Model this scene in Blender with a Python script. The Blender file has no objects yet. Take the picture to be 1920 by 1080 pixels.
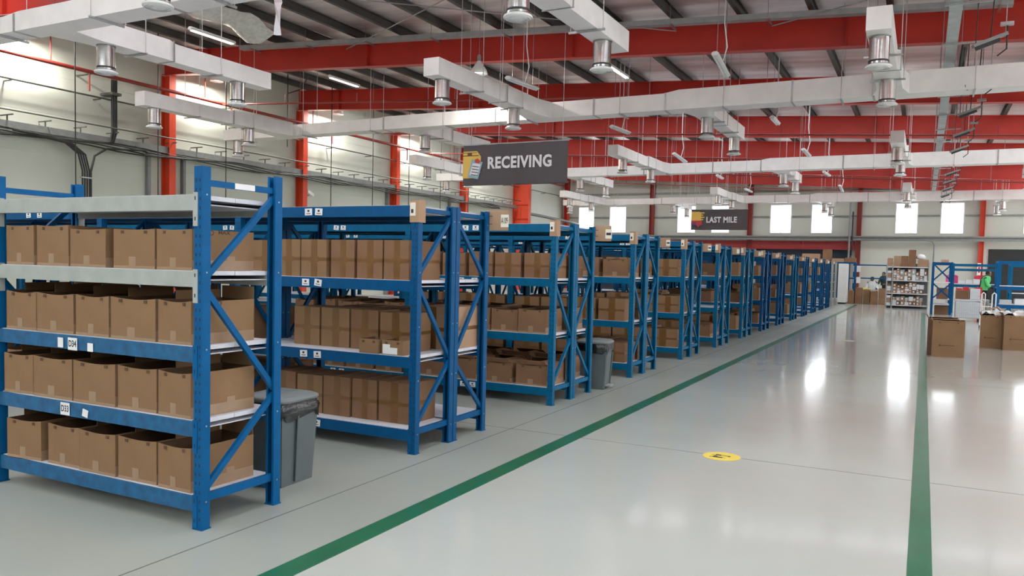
import bpy, math, random
from mathutils import Vector, Matrix
random.seed(7)
SC = bpy.context.scene
COL = SC.collection
PI = math.pi

# ------------------------------------------------------------------ camera
yaw, pit, rol, FPX, CY = 0.474566652, -0.0529054764, 0.0234224960, 1497.87, 573.915
CAMH = 1.5
fw = Vector((-math.sin(yaw)*math.cos(pit), math.cos(yaw)*math.cos(pit), math.sin(pit)))
r0 = Vector((math.cos(yaw), math.sin(yaw), 0)); u0 = r0.cross(fw)
rt = math.cos(rol)*r0 + math.sin(rol)*u0
up = rt.cross(fw)
cam = bpy.data.cameras.new('camera'); camo = bpy.data.objects.new('camera', cam); COL.objects.link(camo)
M = Matrix((rt, up, -fw)).transposed().to_4x4(); M.translation = Vector((0, 0, CAMH))
camo.matrix_world = M
cam.sensor_width = 36.0; cam.lens = FPX/1920*36.0
cam.shift_y = (CY-540)/1920.0
cam.clip_end = 300
SC.camera = camo

# ------------------------------------------------------------------ world and exposure
SC.view_settings.view_transform = 'Standard'; SC.view_settings.look = 'None'
SC.view_settings.gamma = 1.0; SC.view_settings.use_curve_mapping = False
SC.view_settings.exposure = 0.66
wd = bpy.data.worlds.new('daylight'); SC.world = wd; wd.use_nodes = True
bg = wd.node_tree.nodes['Background']
bg.inputs[0].default_value = (1.0, 0.985, 0.955, 1); bg.inputs[1].default_value = 3.9

def area_light(name, loc, size, power, col=(1.0, .97, .92), rot=(0, 0, 0), parent=None, spread=PI):
    l = bpy.data.lights.new(name, 'AREA'); l.shape = 'DISK'; l.size = size; l.energy = power; l.color = col
    l.spread = spread
    o = bpy.data.objects.new(name, l); COL.objects.link(o); o.location = loc; o.rotation_euler = rot
    if parent: o.parent = parent
    return o

# ------------------------------------------------------------------ materials
def s2l(c):
    return tuple(((v/255.0)/12.92 if v/255.0 <= .04045 else ((v/255.0+.055)/1.055)**2.4) for v in c)
def mat(name, col, rough=.5, metal=0.0, var=.08, scale=6.0, bump=0.0, bscale=40.0, stretch=None, emit=None, estr=0, spec=.5, coat=0):
    m = bpy.data.materials.new(name); m.use_nodes = True; nt = m.node_tree; N = nt.nodes; L = nt.links
    b = N['Principled BSDF']
    b.inputs['Roughness'].default_value = rough; b.inputs['Metallic'].default_value = metal
    b.inputs['Specular IOR Level'].default_value = spec
    b.inputs['Coat Weight'].default_value = coat; b.inputs['Coat Roughness'].default_value = .08
    tc = N.new('ShaderNodeTexCoord'); mp = N.new('ShaderNodeMapping'); L.new(tc.outputs['Object'], mp.inputs[0])
    if stretch: mp.inputs['Scale'].default_value = stretch
    nz = N.new('ShaderNodeTexNoise'); nz.inputs['Scale'].default_value = scale; nz.inputs['Detail'].default_value = 4
    L.new(mp.outputs[0], nz.inputs['Vector'])
    rp = N.new('ShaderNodeMapRange'); rp.inputs[1].default_value = .3; rp.inputs[2].default_value = .7
    rp.inputs[3].default_value = 1-var; rp.inputs[4].default_value = 1+var
    L.new(nz.outputs[0], rp.inputs[0])
    mx = N.new('ShaderNodeVectorMath'); mx.operation = 'SCALE'; mx.inputs[0].default_value = col[:3]
    L.new(rp.outputs[0], mx.inputs['Scale']); L.new(mx.outputs[0], b.inputs['Base Color'])
    if bump:
        n2 = N.new('ShaderNodeTexNoise'); n2.inputs['Scale'].default_value = bscale; n2.inputs['Detail'].default_value = 3
        L.new(mp.outputs[0], n2.inputs['Vector'])
        bp = N.new('ShaderNodeBump'); bp.inputs['Strength'].default_value = bump; bp.inputs['Distance'].default_value = .02
        L.new(n2.outputs[0], bp.inputs['Height']); L.new(bp.outputs[0], b.inputs['Normal'])
    if emit:
        b.inputs['Emission Color'].default_value = (*emit, 1); b.inputs['Emission Strength'].default_value = estr
    return m

BLUE = mat('blue_paint', (.0008, .096, .265), .45, var=.10, scale=9, spec=.16)
BLUE2 = mat('deep_blue_paint', (.0008, .076, .21), .45, var=.10, scale=9, spec=.16)
BLUE3 = mat('teal_blue_paint', (.001, .11, .235), .45, var=.12, scale=9, spec=.16)
SCUFF = mat('scuffed_blue_paint', (.006, .10, .235), .55, var=.3, scale=14)
GREYM = mat('grey_beam_paint', (.38, .40, .375), .5, var=.1, scale=8)
SHELF = mat('white_shelf_sheet', (.68, .67, .72), .45, var=.06, scale=5)
HOLE = mat('dark_hole', (.012, .02, .05), .8)
CARD = mat('cardboard', (.275, .16, .085), .8, var=.10, scale=3, bump=.05, bscale=30, spec=.2)
CARD2 = mat('reddish_cardboard', (.25, .135, .075), .8, var=.12, scale=3, bump=.05, bscale=30, spec=.2)
CARD3 = mat('pale_cardboard', (.42, .265, .17), .8, var=.08, scale=3, bump=.05, bscale=30, spec=.2)
CARDIN = mat('shaded_inner_cardboard', (.13, .075, .045), .85, var=.1, scale=4, spec=.1)  # inner faces coloured darker to hold the shade inside the boxes
TAPE = mat('brown_tape', (.185, .085, .025), .35, var=.1, scale=10)
CTAPE = mat('clear_tape', (.34, .215, .13), .3, var=.08, scale=10)
PAPER = mat('white_paper', (.82, .81, .80), .7, var=.03)
CREAM = mat('cream_paper', (.80, .74, .62), .7, var=.03)
INK = mat('ink', (.03, .03, .035), .7, var=0)
BRINK = mat('brown_ink', (.09, .05, .03), .8, var=0)
DUCT = mat('foil_duct', (.86, .83, .80), .42, .1, var=.05, scale=3, bump=.08, bscale=25)
STEEL = mat('galvanised_steel', (.42, .43, .43), .35, .85, var=.12, scale=8)
TRAYM = mat('galvanised_tray', (.42, .45, .45), .45, .4, var=.12, scale=5)
CHROME = mat('spiral_steel', (.62, .60, .58), .22, .95, var=.1, scale=12, stretch=(1, 1, 6))
WHITE = mat('white_enamel', (.75, .75, .73), .4, var=.04)
DARK = mat('dark_rubber', (.03, .03, .033), .6, var=.1)
RAFT = mat('red_rafter_paint', (.53, .034, .021), .42, var=.12, scale=1.2, spec=.4)
ORNG = mat('orange_red_paint', (.68, .065, .022), .45, var=.08, scale=2)
RAFD = mat('dull_red_paint', (.30, .03, .03), .5, var=.1)
REDP = mat('red_pipe_paint', (.27, .03, .022), .35, var=.08)
PURL = mat('purlin_grey', (.085, .082, .075), .6, var=.15, scale=3)
CABLE = mat('black_cable', (.025, .026, .022), .6)
OLIVE = mat('olive_conduit', (.10, .105, .085), .55, var=.1)
CONDU = mat('grey_conduit', (.24, .25, .24), .45, .3, var=.1)
GREEN = mat('green_floor_paint', (.012, .13, .062), .30, var=.12, scale=3, coat=.2)
YEL = mat('yellow_sticker', (.86, .66, .10), .35, var=.05)
FADED = mat('faded_yellow', (.62, .54, .34), .35, var=.05)
BINM = mat('grey_bin_plastic', (.105, .125, .13), .42, var=.06)
BINL = mat('light_grey_lid', (.17, .19, .19), .4, var=.05)
BAG = mat('black_bag', (.012, .014, .014), .22, var=.1, bump=.5, bscale=12)
BANN = mat('charcoal_banner', (.068, .054, .056), .5, var=.08, scale=2)
BANW = mat('banner_white', (.74, .70, .70), .6, var=0)
BYEL = mat('banner_yellow', (.72, .45, .09), .6, var=.02)
BCYA = mat('banner_teal', (.26, .42, .46), .6, var=.02)
BRED = mat('banner_red', (.52, .05, .05), .6, var=.02)
BPUR = mat('banner_purple', (.16, .05, .12), .6, var=.02)
BBRN = mat('banner_brown', (.16, .07, .03), .6, var=.02)
DOORM = mat('navy_shutter', (.018, .035, .055), .5, var=.2, scale=2)
BLACKD = mat('black_shutter', (.016, .02, .018), .5, var=.2, scale=2)
PLAST = mat('white_plastic', (.78, .79, .80), .3, var=.04)
MESHG = mat('pale_mesh', (.50, .54, .56), .4, .2, var=.15, scale=20)
HIVIS = mat('green_vest', (.10, .55, .16), .7, var=.1)
SKIN = mat('skin', (.25, .13, .08), .6, var=.05)
HAIR = mat('black_hair', (.012, .01, .01), .6)
TROU = mat('black_trousers', (.012, .013, .016), .8)
SHIRT = mat('white_shirt', (.72, .73, .74), .8)
DSHIRT = mat('dark_green_shirt', (.03, .05, .04), .8)
REDG = mat('red_goods', (.62, .03, .06), .5, var=.2, scale=8)
PINKG = mat('pink_goods', (.70, .08, .25), .5, var=.2, scale=8)
YELG = mat('yellow_goods', (.62, .55, .12), .6, var=.35, scale=12)
LAMPE = mat('lit_lamp', (.9, .9, .88), .4, var=0, emit=(1, .98, .93), estr=2.6)
FILM = mat('plastic_film', (.70, .70, .66), .12, var=.15, scale=10, bump=.7, bscale=10)

def wall_mat(name, col, seam_axis, pitch, var=.05):
    """sandwich-panel wall: faint joints every `pitch` metres plus soft dirt"""
    m = mat(name, col, .55, var=var, scale=.5)
    nt = m.node_tree; N = nt.nodes; L = nt.links; b = N['Principled BSDF']
    tc = N.new('ShaderNodeTexCoord'); sp = N.new('ShaderNodeSeparateXYZ'); L.new(tc.outputs['Object'], sp.inputs[0])
    md = N.new('ShaderNodeMath'); md.operation = 'PINGPONG'; md.inputs[1].default_value = pitch/2
    L.new(sp.outputs[seam_axis], md.inputs[0])
    rp = N.new('ShaderNodeMapRange'); rp.inputs[1].default_value = 0; rp.inputs[2].default_value = .012
    L.new(md.outputs[0], rp.inputs[0])
    bp = N.new('ShaderNodeBump'); bp.inputs['Strength'].default_value = .35; bp.inputs['Distance'].default_value = .02
    L.new(rp.outputs[0], bp.inputs['Height']); L.new(bp.outputs[0], b.inputs['Normal'])
    return m
WALLL = wall_mat('left_wall_panel', (.62, .64, .55), 2, 1.05)
WALLF = wall_mat('far_wall_panel', (.54, .55, .48), 2, 1.1)

# floor: glossy grey epoxy
FLOOR = mat('epoxy_floor', (.495, .51, .465), .16, var=.05, scale=.6, spec=.6, coat=.35)
nt = FLOOR.node_tree; N = nt.nodes; L = nt.links; b = N['Principled BSDF']
tc = N.new('ShaderNodeTexCoord')
n1 = N.new('ShaderNodeTexNoise'); n1.inputs['Scale'].default_value = .9; n1.inputs['Detail'].default_value = 5
L.new(tc.outputs['Object'], n1.inputs['Vector'])
rr = N.new('ShaderNodeMapRange'); rr.inputs[1].default_value = .3; rr.inputs[2].default_value = .7; rr.inputs[3].default_value = .14; rr.inputs[4].default_value = .19
L.new(n1.outputs[0], rr.inputs[0]); L.new(rr.outputs[0], b.inputs['Roughness'])
n2 = N.new('ShaderNodeTexNoise'); n2.inputs['Scale'].default_value = 2.2; n2.inputs['Detail'].default_value = 2
L.new(tc.outputs['Object'], n2.inputs['Vector'])
bp = N.new('ShaderNodeBump'); bp.inputs['Strength'].default_value = .035; bp.inputs['Distance'].default_value = .02
L.new(n2.outputs[0], bp.inputs['Height']); L.new(bp.outputs[0], b.inputs['Normal'])

ROD = mat('zinc_rod', (.55, .50, .48), .5, .2)
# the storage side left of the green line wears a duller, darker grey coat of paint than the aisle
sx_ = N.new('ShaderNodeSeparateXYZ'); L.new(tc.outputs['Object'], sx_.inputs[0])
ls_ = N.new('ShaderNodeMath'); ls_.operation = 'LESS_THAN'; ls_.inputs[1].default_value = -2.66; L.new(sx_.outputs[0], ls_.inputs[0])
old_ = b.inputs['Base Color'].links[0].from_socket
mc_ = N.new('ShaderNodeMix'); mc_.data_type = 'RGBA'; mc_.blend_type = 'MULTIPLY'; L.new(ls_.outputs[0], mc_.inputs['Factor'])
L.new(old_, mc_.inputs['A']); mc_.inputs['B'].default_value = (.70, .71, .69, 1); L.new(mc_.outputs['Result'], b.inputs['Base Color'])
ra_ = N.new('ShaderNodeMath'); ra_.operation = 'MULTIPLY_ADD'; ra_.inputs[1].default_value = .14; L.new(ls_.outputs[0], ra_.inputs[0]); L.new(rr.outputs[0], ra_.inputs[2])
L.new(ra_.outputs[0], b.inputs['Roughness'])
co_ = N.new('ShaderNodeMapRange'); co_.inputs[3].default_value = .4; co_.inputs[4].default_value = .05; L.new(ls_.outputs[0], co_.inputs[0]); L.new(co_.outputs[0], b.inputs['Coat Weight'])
# roof foil: wrinkled silver blanket, fold highlights partly streaked into the colour
FOIL = mat('roof_foil', (.82, .74, .73), .34, .45, var=.28, scale=.8, bump=1.0, bscale=2.2, stretch=(.45, 2.6, 1))

GLASS = bpy.data.materials.new('window_glass'); GLASS.use_nodes = True
nt = GLASS.node_tree; nt.nodes.clear()
o_ = nt.nodes.new('ShaderNodeOutputMaterial'); t_ = nt.nodes.new('ShaderNodeBsdfTransparent'); g_ = nt.nodes.new('ShaderNodeBsdfGlossy')
g_.inputs['Roughness'].default_value = .05; t_.inputs[0].default_value = (.93, .96, 1, 1)
x_ = nt.nodes.new('ShaderNodeMixShader'); x_.inputs[0].default_value = .05
nt.links.new(t_.outputs[0], x_.inputs[1]); nt.links.new(g_.outputs[0], x_.inputs[2]); nt.links.new(x_.outputs[0], o_.inputs[0])

# ------------------------------------------------------------------ mesh builder
class MB:
    def __init__(s): s.v = []; s.f = []; s.m = []; s.mats = []; s.sm = []
    def mi(s, m):
        if m not in s.mats: s.mats.append(m)
        return s.mats.index(m)
    def add(s, vs, fs, m, smooth=False):
        o = len(s.v); s.v += [tuple(v) for v in vs]; k = s.mi(m)
        for f in fs: s.f.append([i+o for i in f]); s.m.append(k); s.sm.append(smooth)
    def box(s, x0, x1, y0, y1, z0, z1, m, mx=None):
        vs = [Vector((x, y, z)) for x in (x0, x1) for y in (y0, y1) for z in (z0, z1)]
        if mx: vs = [mx @ v for v in vs]
        s.add(vs, [(0, 1, 3, 2), (4, 6, 7, 5), (0, 4, 5, 1), (2, 3, 7, 6), (0, 2, 6, 4), (1, 5, 7, 3)], m)
        return s
    def prism(s, pts, z0, z1, m, mx=None):   # pts ccw in xy
        n = len(pts)
        vs = [Vector((x, y, z0)) for x, y in pts] + [Vector((x, y, z1)) for x, y in pts]
        if mx: vs = [mx @ v for v in vs]
        s.add(vs, [list(range(n))[::-1], list(range(n, 2*n))] + [(i, (i+1) % n, n+(i+1) % n, n+i) for i in range(n)], m)
        return s
    def bar(s, a, c, w, h, m, upv=(0, 0, 1)):     # rectangular bar from a to c; w across, h along upv
        a = Vector(a); c = Vector(c); d = (c-a).normalized(); U = Vector(upv)
        sd = d.cross(U)
        if sd.length < 1e-4: sd = d.cross(Vector((0, 1, 0)))
        sd.normalize(); U = sd.cross(d).normalized()
        vs = [p + sd*i*w/2 + U*j*h/2 for p in (a, c) for i, j in ((-1, -1), (1, -1), (1, 1), (-1, 1))]
        s.add(vs, [(3, 2, 1, 0), (4, 5, 6, 7), (0, 1, 5, 4), (1, 2, 6, 5), (2, 3, 7, 6), (3, 0, 4, 7)], m)
        return s
    def tube(s, pts, r, m, n=8, r2=None):
        pts = [Vector(p) for p in pts]; rings = []; prev = None
        for i, p in enumerate(pts):
            d = (pts[min(i+1, len(pts)-1)] - pts[max(i-1, 0)]).normalized()
            a = prev if prev is not None else (Vector((0, 0, 1)) if abs(d.z) < .9 else Vector((1, 0, 0)))
            sd = d.cross(a)
            if sd.length < 1e-3: sd = d.cross(Vector((0, 1, 0)))
            sd.normalize(); U = sd.cross(d).normalized(); prev = U
            rad = r if r2 is None else r + (r2-r)*i/(len(pts)-1)
            rings.append([p + sd*rad*math.cos(2*PI*k/n) + U*rad*math.sin(2*PI*k/n) for k in range(n)])
        vs = [v for R in rings for v in R]; fs = []
        for i in range(len(pts)-1):
            for k in range(n): fs.append((i*n+k, i*n+(k+1) % n, (i+1)*n+(k+1) % n, (i+1)*n+k))
        s.add(vs, fs, m, True)
        s.add(rings[0], [list(range(n))[::-1]], m); s.add(rings[-1], [list(range(n))], m)
        return s
    def lathe(s, prof, m, n=20, c=(0, 0, 0), cap=True):   # prof: (r,z)
        vs = [(c[0]+r*math.cos(2*PI*k/n), c[1]+r*math.sin(2*PI*k/n), c[2]+z) for r, z in prof for k in range(n)]
        fs = [(i*n+k, i*n+(k+1) % n, (i+1)*n+(k+1) % n, (i+1)*n+k) for i in range(len(prof)-1) for k in range(n)]
        s.add(vs, fs, m, True)
        if cap:
            s.add(vs[:n], [list(range(n))[::-1]], m); s.add(vs[-n:], [list(range(n))], m)
        return s
    def quad(s, a, b_, c, d, m): s.add([a, b_, c, d], [(0, 1, 2, 3)], m); return s
    def mesh(s, name):
        me = bpy.data.meshes.new(name); me.from_pydata(s.v, [], s.f)
        for m in s.mats: me.materials.append(m)
        me.polygons.foreach_set('material_index', s.m); me.polygons.foreach_set('use_smooth', s.sm); me.update()
        return me
    def build(s, name, parent=None, loc=None):
        return put(s.mesh(name), name, parent, loc)

def put(me, name, parent=None, loc=None, rz=0):
    o = bpy.data.objects.new(name, me); COL.objects.link(o)
    if parent: o.parent = parent
    if loc: o.location = loc
    if rz: o.rotation_euler.z = rz
    return o
USED = {}
def tag(o, label, cat, group=None):
    o['label'] = label; o['category'] = cat
    if group: o['group'] = group
    n = len(label.split())
    if n < 4 or n > 16: print('LABELLEN', n, label)
    USED.setdefault(label, []).append(o.name)
    return o
def struct(o): o['kind'] = 'structure'; return o
def thing(name, label, cat, loc=(0, 0, 0), rz=0, group=None):
    o = bpy.data.objects.new(name, None); COL.objects.link(o); o.location = loc; o.rotation_euler.z = rz
    o.empty_display_size = .1
    return tag(o, label, cat, group)
def text(body, size, m, name, parent, loc, rot=(PI/2, 0, 0), bold=.0, ext=.002, align='LEFT', sx=1.0, shear=0, spacing=1.0):
    cu = bpy.data.curves.new(name, 'FONT'); cu.body = body; cu.size = size; cu.offset = bold; cu.extrude = ext
    cu.align_x = align; cu.align_y = 'CENTER'; cu.shear = shear
    cu.resolution_u = 3; cu.space_character = spacing
    t = bpy.data.objects.new(name, cu); COL.objects.link(t)
    bpy.context.view_layer.update()
    me = bpy.data.meshes.new_from_object(t); bpy.data.objects.remove(t); bpy.data.curves.remove(cu)
    me.materials.clear(); me.materials.append(m)
    o = put(me, name, parent, loc); o.rotation_euler = rot; o.scale = (sx, 1, 1)
    return o

ORD = ['zeroth', 'first', 'second', 'third', 'fourth', 'fifth', 'sixth', 'seventh', 'eighth', 'ninth', 'tenth', 'eleventh', 'twelfth',
       'thirteenth', 'fourteenth', 'fifteenth', 'sixteenth', 'seventeenth', 'eighteenth', 'nineteenth', 'twentieth', 'twenty-first', 'twenty-second', 'twenty-third', 'twenty-fourth', 'twenty-fifth', 'twenty-sixth']

# ------------------------------------------------------------------ room shell
XW, YW = -21.3, 48.4          # left wall, far wall
XR, YB = 14.0, -7.0
def raft_bot(x): return 7.06 - .0575*(x+20.7)
def roof_z(x): return raft_bot(x) + .72 + .22
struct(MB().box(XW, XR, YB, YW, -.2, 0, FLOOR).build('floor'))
# expansion joints in the floor
jm = mat('floor_joint', (.12, .12, .11), .6)
m_ = MB()
for x in (-3.28, -9.3, 2.7): m_.box(x-.004, x+.004, YB, YW, 0, .0008, jm)
for y in (6.42, 12.4, 18.4, 24.4, 30.4): m_.box(-21, XR, y-.004, y+.004, 0, .0007, jm)
struct(m_.build('trim_1'))
struct(MB().box(XW-.2, XW, YB, YW, 0, 8.4, WALLL).build('wall_left'))
struct(MB().box(XW-.2, XR, YB-.2, YB, 0, 5.5, WALLL).box(XW-.2, XR, YB-.2, YB, 6.9, 8.4, WALLL).box(XW-.2, XW+.8, YB-.2, YB, 3.9, 6.9, WALLL).box(XR-1, XR, YB-.2, YB, 3.9, 6.9, WALLL).build('wall_back'))
struct(MB().box(XW+.8, XR-1, YB-.12, YB-.10, 5.5, 6.9, GLASS).build('window_20'))  # clerestory added in the unseen back wall to light ducts and rafters
struct(MB().box(XR, XR+.2, YB, YW+.2, 0, 3.2, WALLL).box(XR, XR+.2, YB, YW+.2, 5.6, 8.4, WALLL).box(XR, XR+.2, YB, YB+1, 3.2, 5.6, WALLL).box(XR, XR+.2, YW-1, YW+.2, 3.2, 5.6, WALLL).build('wall_right'))
struct(MB().box(XR+.08, XR+.10, YB+1, YW-1, 3.2, 5.6, GLASS).build('window_19'))  # unseen side clerestory, added to light the box sides and left wall
# ceiling sheet: opaque foil-backed roof with translucent roof-light strips, most added to let daylight in
def roof_piece(m, xa, xb, ya, yb, mm, t=.1):
    za, zb = roof_z(xa), roof_z(xb)
    m.add([(xa, ya, za), (xb, ya, zb), (xb, yb, zb), (xa, yb, za), (xa, ya, za+t), (xb, ya, zb+t), (xb, yb, zb+t), (xa, yb, za+t)],
          [(0, 3, 2, 1), (4, 5, 6, 7), (0, 1, 5, 4), (1, 2, 6, 5), (2, 3, 7, 6), (3, 0, 4, 7)], mm)
m_ = MB(); lights_ = []
YS_ = 12.5
ya = YS_
for yb in (26.2, 32.2, 38.2, 44.2):
    roof_piece(m_, XW, 4.3, ya, yb-.7, FOIL); roof_piece(m_, XW, -20.2, yb-.7, yb+.9, FOIL); lights_.append((-20.2, 4.3, yb-.7, yb+.9)); ya = yb+.9
roof_piece(m_, XW, 4.3, ya, YW, FOIL)
x = XW; k = 0
while x < XR-.01:
    x2 = min(x+1.42, XR)
    if (k % 3 != 1): roof_piece(m_, x, x2, YB, YS_, FOIL)
    else: lights_.append((x, x2, YB, YS_))  # roof lights out of view, added to bring daylight down on the near part
    x = x2; k += 1
x = 4.3; k = 0
while x < XR-.01:
    x2 = min(x+1.42, XR)
    if k % 2 == 1: roof_piece(m_, x, x2, YS_, YW, FOIL)
    else: lights_.append((x, x2, YS_, YW))  # unseen right-hand roof lights, added as a daylight source
    x = x2; k += 1
struct(m_.build('ceiling'))
for i, (a, c, ya, yb) in enumerate(lights_):
    q = MB(); roof_piece(q, a, c, ya, yb, GLASS, .006); struct(q.build('window_%d' % (i+21)))
# far wall with windows and doors
WX = [(-20.14, -19.03), (-18.01, -16.87), (-13.61, -12.45), (-11.52, -10.41), (-8.11, -6.90), (-5.85, -4.69), (-1.52, -.41), (.65, 1.77), (4.4, 5.55), (6.6, 7.75)]
WZ = (3.62, 5.29)
m_ = MB()
xs = [XW-.2] + [x for p_ in WX for x in p_] + [XR]
m_.box(XW-.2, XR, YW, YW+.2, 2.84, WZ[0], WALLF); m_.box(XW-.2, XR, YW, YW+.2, WZ[1], 8.4, WALLF)
for i in range(0, len(xs), 2): m_.box(xs[i], xs[i+1], YW, YW+.2, WZ[0], WZ[1], WALLF)
DX = [(-20.3, -15.6), (-14.9, -9.5), (-8.9, -3.6), (2.85, 8.2)]
ds = [XW-.2] + [x for p_ in DX for x in p_] + [XR]
for i in range(0, len(ds), 2): m_.box(ds[i], ds[i+1], YW, YW+.2, 0, 2.84, WALLF)
struct(m_.build('wall_far'))
for i, (a, c) in enumerate(WX):
    f = MB(); t = .05
    f.box(a, c, YW-.03, YW+.1, WZ[0]-.01, WZ[0]+t, WHITE).box(a, c, YW-.03, YW+.1, WZ[1]-t, WZ[1]+.01, WHITE)
    f.box(a, a+t, YW-.03, YW+.1, WZ[0]+t, WZ[1]-t, WHITE).box(c-t, c, YW-.03, YW+.1, WZ[0]+t, WZ[1]-t, WHITE)
    f.box((a+c)/2-.012, (a+c)/2+.012, YW+.02, YW+.08, WZ[0]+t, WZ[1]-t, WHITE)
    w = struct(f.build('window_%d' % (i+1)))
    MB().box(a+t, c-t, YW+.045, YW+.055, WZ[0]+t, WZ[1]-t, GLASS).build('pane', w)
for i, (a, c) in enumerate(DX):
    f = MB(); mm = BLACKD if i == 3 else DOORM
    n = 30
    for k in range(n):
        z = 2.84*k/n
        f.box(a, c, YW+.06, YW+.10, z, z+2.84/n-.012, mm); f.box(a, c, YW+.08, YW+.12, z, z+2.84/n, mm)
    d = struct(f.build('door_%d' % (i+1)))
    MB().box(a, a+.08, YW+.02, YW+.07, 0, 2.84, STEEL).box(c-.08, c, YW+.02, YW+.07, 0, 2.84, STEEL).build('guide_rail', d)

# steel frame -------------------------------------------------------
COLY = [5.4, 11.4, 17.4, 23.4, 29.4, 35.4]
def h_section(m, cx, cy, z0, z1, dx, dy, mm, t=.015):
    m.box(cx-dx/2, cx-dx/2+t, cy-dy/2, cy+dy/2, z0, z1, mm); m.box(cx+dx/2-t, cx+dx/2, cy-dy/2, cy+dy/2, z0, z1, mm)
    m.box(cx-dx/2+t, cx+dx/2-t, cy-t/2, cy+t/2, z0, z1, mm)
for i, y in enumerate(COLY):
    m = MB(); h_section(m, XW+.2, y, 0, raft_bot(XW+.4)-.005, .36, .24, ORNG)
    m.box(XW+.02, XW+.40, y-.14, y+.14, 0, .03, ORNG); m.box(XW+.02, XW+.40, y-.14, y+.14, 4.6, 4.63, ORNG)
    tag(m.build('steel_column'), 'orange-red steel column on left wall, %s one from the camera' % ORD[i+1], 'column', 'steel columns along the left wall')
m = MB(); y = 41.4
m.box(XW+.02, -20.28, y-.012, y+.012, 0, raft_bot(-20.2)-.005, ORNG); m.box(-20.30, -20.27, y-.16, y+.16, 0, raft_bot(-20.2)-.005, ORNG); m.box(XW+.02, XW+.05, y-.16, y+.16, 0, raft_bot(-20.2)-.005, ORNG)
for z in (2.4, 3.6, 4.1, 4.9): m.box(XW+.05, -20.30, y-.10, y+.10, z, z+.015, ORNG)
tag(m.build('steel_column'), 'wide orange steel column with a deep web near the far left corner', 'column')
for i, x in enumerate([-20.9, -15.15, -9.2, -3.3, 2.58, 8.5]):
    m = MB(); h_section(m, x, YW-.19, 0, raft_bot(x)+.6, .24, .34, ORNG if x > -1 else RAFT if x < -15.5 else REDP)
    m.box(x-.16, x+.16, YW-.38, YW-.02, 0, .03, RAFT)
    tag(m.build('steel_column'), 'red steel column standing against the far wall, %s one from the left corner' % ORD[i+1], 'column', 'steel columns along the far wall')
# red header beam above the far doors
m = MB()
m.box(-20.7, -3.46, YW-.22, YW-.20, 2.72, 3.19, RAFD); m.box(-20.7, -3.46, YW-.32, YW-.10, 3.17, 3.20, RAFD); m.box(-20.7, -3.46, YW-.32, YW-.10, 2.71, 2.74, RAFD)
for x in (-18, -12.2, -6.2): m.box(x-.01, x+.01, YW-.32, YW-.2, 2.74, 3.17, RAFT)
tag(m.build('header_beam'), 'long red steel beam over the dark shutters of the far wall', 'beam')
# rafters
RAFY = [5.4, 11.4, 17.4, 23.4, 29.4, 35.4, 41.4, 47.4]
def rafter_mesh():
    m = MB(); x0, x1 = XW+.02, XR-.05; h = .72; t = .008
    def sl(xa, xb, ya, yb, lo, hi):
        vs = [(x, y, raft_bot(x)+z) for x in (xa, xb) for y in (ya, yb) for z in (lo, hi)]
        m.add(vs, [(0, 1, 3, 2), (4, 6, 7, 5), (0, 4, 5, 1), (2, 3, 7, 6), (0, 2, 6, 4), (1, 5, 7, 3)], RAFT)
    sl(x0, x1, -t, t, .01, h-.01); sl(x0, x1, -.12, .12, 0, .016); sl(x0, x1, -.12, .12, h-.016, h)
    x = x0+2
    while x < x1:
        sl(x-.006, x+.006, -.11, .11, .016, h-.016); x += 5.9
    return m.mesh('rafter')
rm = rafter_mesh()
for i, y in enumerate(RAFY):
    tag(put(rm, 'rafter', None, (0, y, 0)), 'long red steel roof beam across the hall, %s one from the camera' % ORD[i+1], 'roof beam', 'red roof beams')
# purlins
pm = MB()
pm.box(-.008, .008, YB, YW, 0, .2, PURL).box(-.05, .05, YB, YW, 0, .015, PURL).box(-.06, .05, YB, YW, .185, .2, PURL)
pme = pm.mesh('purlin')
k = 0; x = XW+.6
while x < XR-.3:
    k += 1
    tag(put(pme, 'purlin', None, (x, 0, raft_bot(x)+.72)), 'dark grey purlin under the roof foil, %s one from the left wall' % ORD[k], 'purlin', 'roof purlins')
    x += 1.42

# ------------------------------------------------------------------ left wall services
m = MB().tube([(-20.75, YB+.03, 6.53), (-20.75, YW-1, 6.53)], .055, REDP, 10)
y = 2.0
for y in [3.2, 8.3, 13.4, 18.5, 23.6, 28.7, 33.8]:
    m.tube([(-20.75, y, 6.53), (-20.75, y, 7.25), (-19.3, y, 7.25)], .022, REDP, 6)
    m.tube([(-20.75, y+1.1, 6.5), (-20.75, y+1.1, 6.0)], .03, REDP, 6); m.box(-21.29, -20.7, y+1.07, y+1.13, 6.45, 6.48, OLIVE)
tag(m.build('sprinkler_pipe'), 'thick red sprinkler pipe running high along the left wall', 'pipe')
m = MB().tube([(-21.0, YB, 5.93), (-21.0, YW-1, 5.93)], .025, OLIVE, 6)
for k in range(20): m.box(-21.29, -20.98, k*2.5-.02, k*2.5+.02, 5.88, 5.91, OLIVE)
tag(m.build('conduit'), 'thin grey conduit on the left wall just below the red pipe', 'pipe')
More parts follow.
